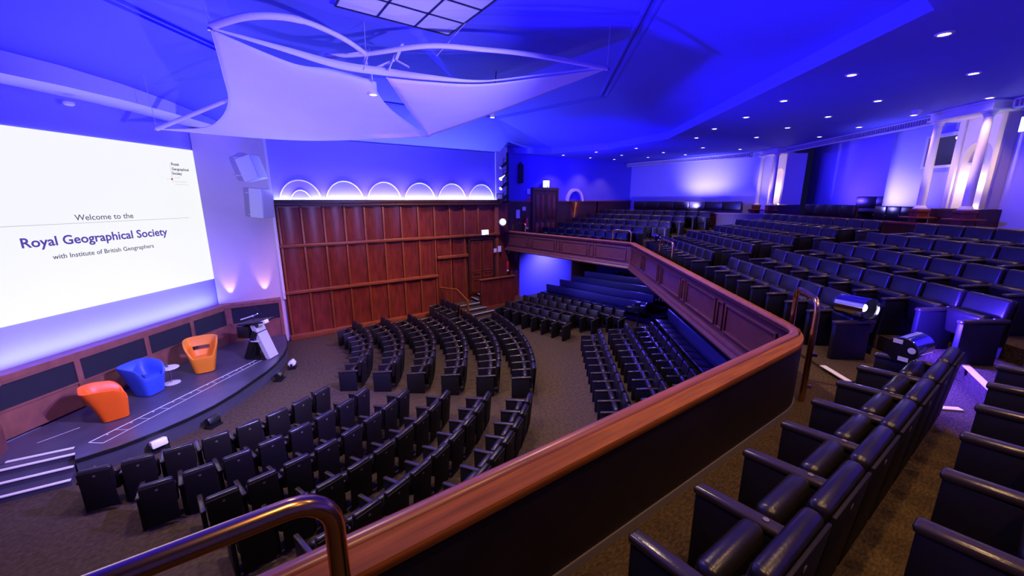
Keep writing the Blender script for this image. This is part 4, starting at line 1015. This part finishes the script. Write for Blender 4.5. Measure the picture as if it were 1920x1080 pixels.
# air grilles under the soffit between the column groups
def air_grille(label, a, b, z0, z1):
    a = Vector(a); b = Vector(b); d = b-a; L = d.length
    q = thing('air_grille', label, 'air grille', (a.x, a.y, z0), atan2(d.y, d.x), 'long air grilles under the soffit')
    h = z1-z0
    obj('frame', G().box((L/2, 0, 0.02), (L, 0.1, 0.04)).box((L/2, 0, h-0.02), (L, 0.1, 0.04)).box((0.02, 0, h/2), (0.04, 0.1, h)).box((L-0.02, 0, h/2), (0.04, 0.1, h)), 'cream', q)
    obj('backing', G().box((L/2, 0.04, h/2), (L, 0.06, h)), 'spk', q)
    g = G(); n = int(L/0.09)
    for i in range(n): g.box((0.04+(L-0.08)*i/n, -0.01, h/2), (0.025, 0.05, h-0.06))
    obj('louvre_slat', g, 'spk', q)
    return q
air_grille('long pale air grille under the soffit between the column groups', dg(19.6, 10.72)[:2], dg(12.5, 10.72)[:2], 7.34, 7.57)
air_grille('long pale air grille above the bright rear wall of the distant wing', (20.9, 17.05), (20.9, 9.6), 7.30, 7.52)
air_grille('short pale air grille past the pier by the booth window', dg(10.7, 10.72)[:2], dg(7.5, 10.72)[:2], 7.34, 7.57)
exit_sign(dg(10.46, 10.98, 7.0), radians(50)+pi, 'lit exit sign on the pale wall past the booth window pier', 0.5, 0.32)
# soffit downlights
DL = [((7.15, 0.35), 0), ((8.54, 1.55), 1), ((9.83, 2.92), 1), ((11.02, 4.5), 1), ((12.28, 5.93), 1), ((13.39, 7.43), 1), ((14.74, 8.84), 1), ((15.46, 12.15), 1), ((15.04, 14.2), 1), ((14.67, 16.18), 1),
      ((10.2, 0.2), 2), ((11.56, 1.59), 2), ((12.84, 3.22), 2), ((14.09, 4.56), 2), ((15.14, 5.96), 2), ((16.46, 7.47), 2), ((17.76, 10.3), 2), ((17.93, 12.43), 2), ((17.19, 14.41), 2), ((16.82, 16.3), 2),
      ((13.2, 0.2), 3), ((14.56, 1.66), 3), ((15.77, 3.12), 3), ((16.92, 4.59), 3), ((18.24, 6.07), 3), ((19.69, 9.6), 3), ((19.69, 12.34), 3), ((19.22, 14.27), 3), ((18.61, 16.13), 3)]
LINE = {0: 'edge', 1: 'edge', 2: 'middle', 3: 'rear'}
cnt = {}; dl0 = None
for (x, y), ln in DL:
    nm = LINE[ln]; cnt[nm] = cnt.get(nm, -1) + 1
    lb = 'small warm soffit downlight, %s in the %s line counted from the blue wing wall' % (ORD[{'edge': 9, 'middle': 9, 'rear': 8}[nm]-cnt[nm]], nm)
    if dl0 is None:
        dl0 = thing('downlight', lb, 'downlight', (x, y, 7.575), 0, 'warm downlights in the balcony soffit')
        obj('trim_ring', G().lathe([(0.065, -0.004), (0.075, -0.012), (0.10, -0.008), (0.105, 0.004)], 20, cap=False), 'cream', dl0)
        obj('bulb', G().lathe([(0.005, -0.006), (0.064, -0.003)], 16), 'glowwarm', dl0)
    else:
        copy_thing(dl0, (x, y, 7.575), 0, lb, 'downlight', 'warm downlights in the balcony soffit')
    lamp('downlight_beam', 'SPOT', (x, y, 7.54), (1.0, 0.58, 0.26), 110, (x, y, 0), 0.05, 100, 0.7)
q = thing('smoke_detector', 'round white smoke detector on the soffit near the long air grille', 'smoke detector', (15.0, 2.93, 7.58))
obj('base', G().lathe([(0.01, 0), (0.11, 0), (0.11, -0.03), (0.09, -0.06), (0.01, -0.065)], 20), 'white', q)
obj('cage', G().lathe([(0.085, -0.06), (0.06, -0.11), (0.01, -0.12)], 14), 'white', q)
q = thing('smoke_detector', 'small white detector on the ceiling edge above the projection screen', 'smoke detector', tuple(sw(-3.4, 7.50, 0.35)))
obj('base', G().lathe([(0.01, 0), (0.1, 0), (0.1, -0.05), (0.06, -0.08), (0.01, -0.085)], 20), 'white', q)
lamp('rear_wall_wash', 'SPOT', (19.8, 12.1, 4.95), (0.24, 0.21, 1.0), 1500, (21.5, 12.0, 6.2), 0.15, 100, 1.0)
lamp('rear_wall_wash', 'SPOT', tuple(dg(14.2, 10.35, 5.1)), (0.24, 0.21, 1.0), 330, tuple(dg(13.9, 11.25, 6.1)), 0.1, 140, 0.9)
lamp('rear_wall_wash', 'SPOT', tuple(dg(18.0, 11.3, 5.3)), (0.07, 0.035, 1.0), 600, tuple(dg(17.6, 12.9, 6.2)), 0.1, 140, 0.9)
lamp('wing_wash', 'SPOT', (14.5, 12.5, 7.2), (0.03, 0.008, 1.0), 420, (15.5, 17.1, 6.0), 0.15, 110, 0.8)

# ================================================================== TENSIONED SAIL
P1, P2, P3, P4 = Vector((0.1, 8.34, 7.9)), Vector((-1.25, 13.5, 7.0)), Vector((5.28, 12.0, 7.2)), Vector((6.62, 6.05, 7.9))
P5, P6 = Vector((2.68, 8.95, 7.75)), Vector((2.93, 8.6, 7.72))
def curve(pts, u):
    L = [0.0]
    for a, b in zip(pts, pts[1:]): L.append(L[-1] + (b-a).length)
    s = u*L[-1]
    for i in range(len(pts)-1):
        if s <= L[i+1] or i == len(pts)-2:
            f = (s-L[i])/max(1e-6, L[i+1]-L[i]); return pts[i].lerp(pts[i+1], min(1, max(0, f)))
def coons(c0, c1, d0, d1, n, m):
    # c0: u along v=0, c1: u along v=1, d0: v along u=0, d1: v along u=1
    def f(u, v):
        S = curve(c0, u)*(1-v) + curve(c1, u)*v + curve(d0, v)*(1-u) + curve(d1, v)*u
        B = c0[0]*(1-u)*(1-v) + c0[-1]*u*(1-v) + c1[0]*(1-u)*v + c1[-1]*u*v
        return S - B
    return f
eL = bez([P1, (0.21, 10.15, 7.68), (0.27, 11.75, 7.50), (0.05, 12.6, 7.22), (-0.35, 13.15, 7.06), P2], 8)
eF = bez([P2, (1.95, 13.1, 6.95), P3], 12)
eC = bez([P5, (2.75, 8.95, 7.6), (3.5, 10.0, 7.38), P3], 8)
eT = bez([P1, (1.25, 8.85, 7.76), (1.9, 8.9, 7.78), P5], 8)
t = thing('acoustic_sail', 'big white tensioned fabric sail hanging under the hall ceiling', 'sail')
g = G().grid(coons(eT, eF, eL, eC, 0, 0), 30, 30)
o = obj('lower_sail', g, 'fabric', t, 180); o.modifiers.new('cloth', 'SOLIDIFY').thickness = 0.01
eR = bez([P6, (3.55, 8.05, 7.62), (4.5, 7.5, 7.6), (5.6, 6.75, 7.74), P4], 8)
eD = bez([P3, (5.95, 9.06, 7.52), P4], 10)
eG = bez([P6, (4.05, 10.3, 7.5), P3], 8)
deg = [P4, P4 + Vector((0, 0, 1e-4))]
def fan(u, v):   # u across from the inner edge to the tip
    return curve(eR, u)*(1-v) + curve(eD, u)*v + (curve(eG, v) - (P6*(1-v) + P3*v))*(1-u)
o = obj('upper_sail', G().grid(fan, 28, 16), 'fabric', t, 180); o.modifiers.new('cloth', 'SOLIDIFY').thickness = 0.01
rim = bez([P1, (1.1, 8.45, 7.80), (2.05, 8.65, 7.74), P6 + Vector((0, 0, 0.03)), (3.55, 8.05, 7.65), (4.5, 7.5, 7.63), (5.6, 6.75, 7.77), P4], 8)
g = G()
n = len(rim)
up = [p + Vector((0, 0, 0.13*sin(pi*min(1, i/(n*0.72)))+0.01)) for i, p in enumerate(rim)]
va = [g.bm.verts.new(p) for p in rim]; vb = [g.bm.verts.new(p + Vector((-0.03, -0.03, 0))) for p in up]
for i in range(n-1): g.bm.faces.new((va[i], va[i+1], vb[i+1], vb[i]))
o = obj('hem', g, 'fabric', t, 180); o.modifiers.new('cloth', 'SOLIDIFY').thickness = 0.02
g = G()
for e in (eL, eF, eC, eD, eG): g.tube(e, 0.012, 6)
obj('edge_cable', g, 'cream', t, 60)
HUB = Vector((2.58, 8.72, 8.12))
k8 = lambda x, y, z: Vector((x*(z-5.3)/2.7, y*(z-5.3)/2.7, z))
obj('mast', G().tube(bez([P1 + Vector((0, 0, 0.04)), k8(0.61, 7.73, 8.10), k8(1.22, 7.45, 8.24), k8(1.91, 7.79, 8.22), HUB], 8), [0.055]*17 + [0.045]*16, 12), 'cream', t, 60)
obj('mast', G().tube(bez([k8(1.86, 8.91, 8.08), HUB, k8(3.26, 7.31, 8.15), k8(4.12, 6.89, 8.1), k8(5.11, 6.56, 8.02), P4], 8), 0.045, 10), 'cream', t, 60)
obj('mast', G().tube([P2, Vector((0.35, 11.9, 7.62)), Vector((1.6, 10.6, 8.05))], 0.05, 10), 'cream', t, 60)
g = G()
for a, b in (((-0.1, -0.05, -0.32), (0.06, 0.02, 0.1)), ((0.05, 0.0, -0.3), (-0.04, 0.05, 0.08)), ((0.1, -0.1, -0.02), (0.5, -0.3, 0.12)), ((0.12, -0.02, -0.26), (0.5, -0.22, -0.08)), ((0.35, -0.25, -0.3), (0.5, -0.25, 0.02)), ((0.62, -0.4, 0.2), (0.5, -0.3, -0.1)), ((0.5, -0.3, -0.1), (0.72, -0.42, -0.22)), ((-0.3, 0.2, -0.02), (0.05, 0, 0.05))):
    g.bar(HUB + Vector(a), HUB + Vector(b), 0.10, 0.015)
obj('bracket_plate', g, 'cream', t)
for a, b in ((HUB, (2.6, 8.75, 8.7)), (P1, (0.0, 8.3, 8.7)), (P4, (6.7, 6.1, 8.7)), (P2, (-1.3, 13.4, 8.2)), (P3, (5.3, 12.1, 8.7)), (HUB + Vector((1.2, -0.7, 0)), (4.2, 7.4, 8.68))):
    obj('stay_cable', G().tube([a, b], 0.006, 5), 'spk', t)
for p, lb in ((P1, 0), (P2, 0), (P3, 0), (P4, 0)):
    obj('corner_plate', G().lathe([(0.005, -0.03), (0.05, -0.02), (0.05, 0.02), (0.005, 0.03)], 10, Matrix.Translation(p)), 'steel', t)
q = thing('sail_spotlight', 'white cylinder spotlight hanging through the gap in the sail', 'spotlight', (2.80, 9.15, 7.48))
obj('can', G().lathe([(0.06, 0.26), (0.085, 0.25), (0.085, 0.0), (0.075, 0.0), (0.075, 0.03)], 18, cap=False), 'white', q)
obj('lens', G().lathe([(0.005, 0.02), (0.076, 0.021)], 18), 'glowwhite', q)
obj('stem', G().tube([(0, 0, 0.24), (0, 0, 0.7)], 0.015, 8), 'white', q)
q = thing('sail_spotlight', 'small bright spotlight at the lower edge of the upper sail', 'spotlight', (6.1, 9.6, 7.46))
obj('can', G().lathe([(0.05, 0.12), (0.07, 0.11), (0.07, 0.0), (0.06, 0.0)], 16, cap=False), 'white', q)
obj('lens', G().lathe([(0.005, 0.012), (0.062, 0.013)], 16), 'glowwhite', q)
obj('stem', G().tube([(0, 0, 0.1), (0.2, 0.1, 1.2)], 0.012, 8), 'black', q)
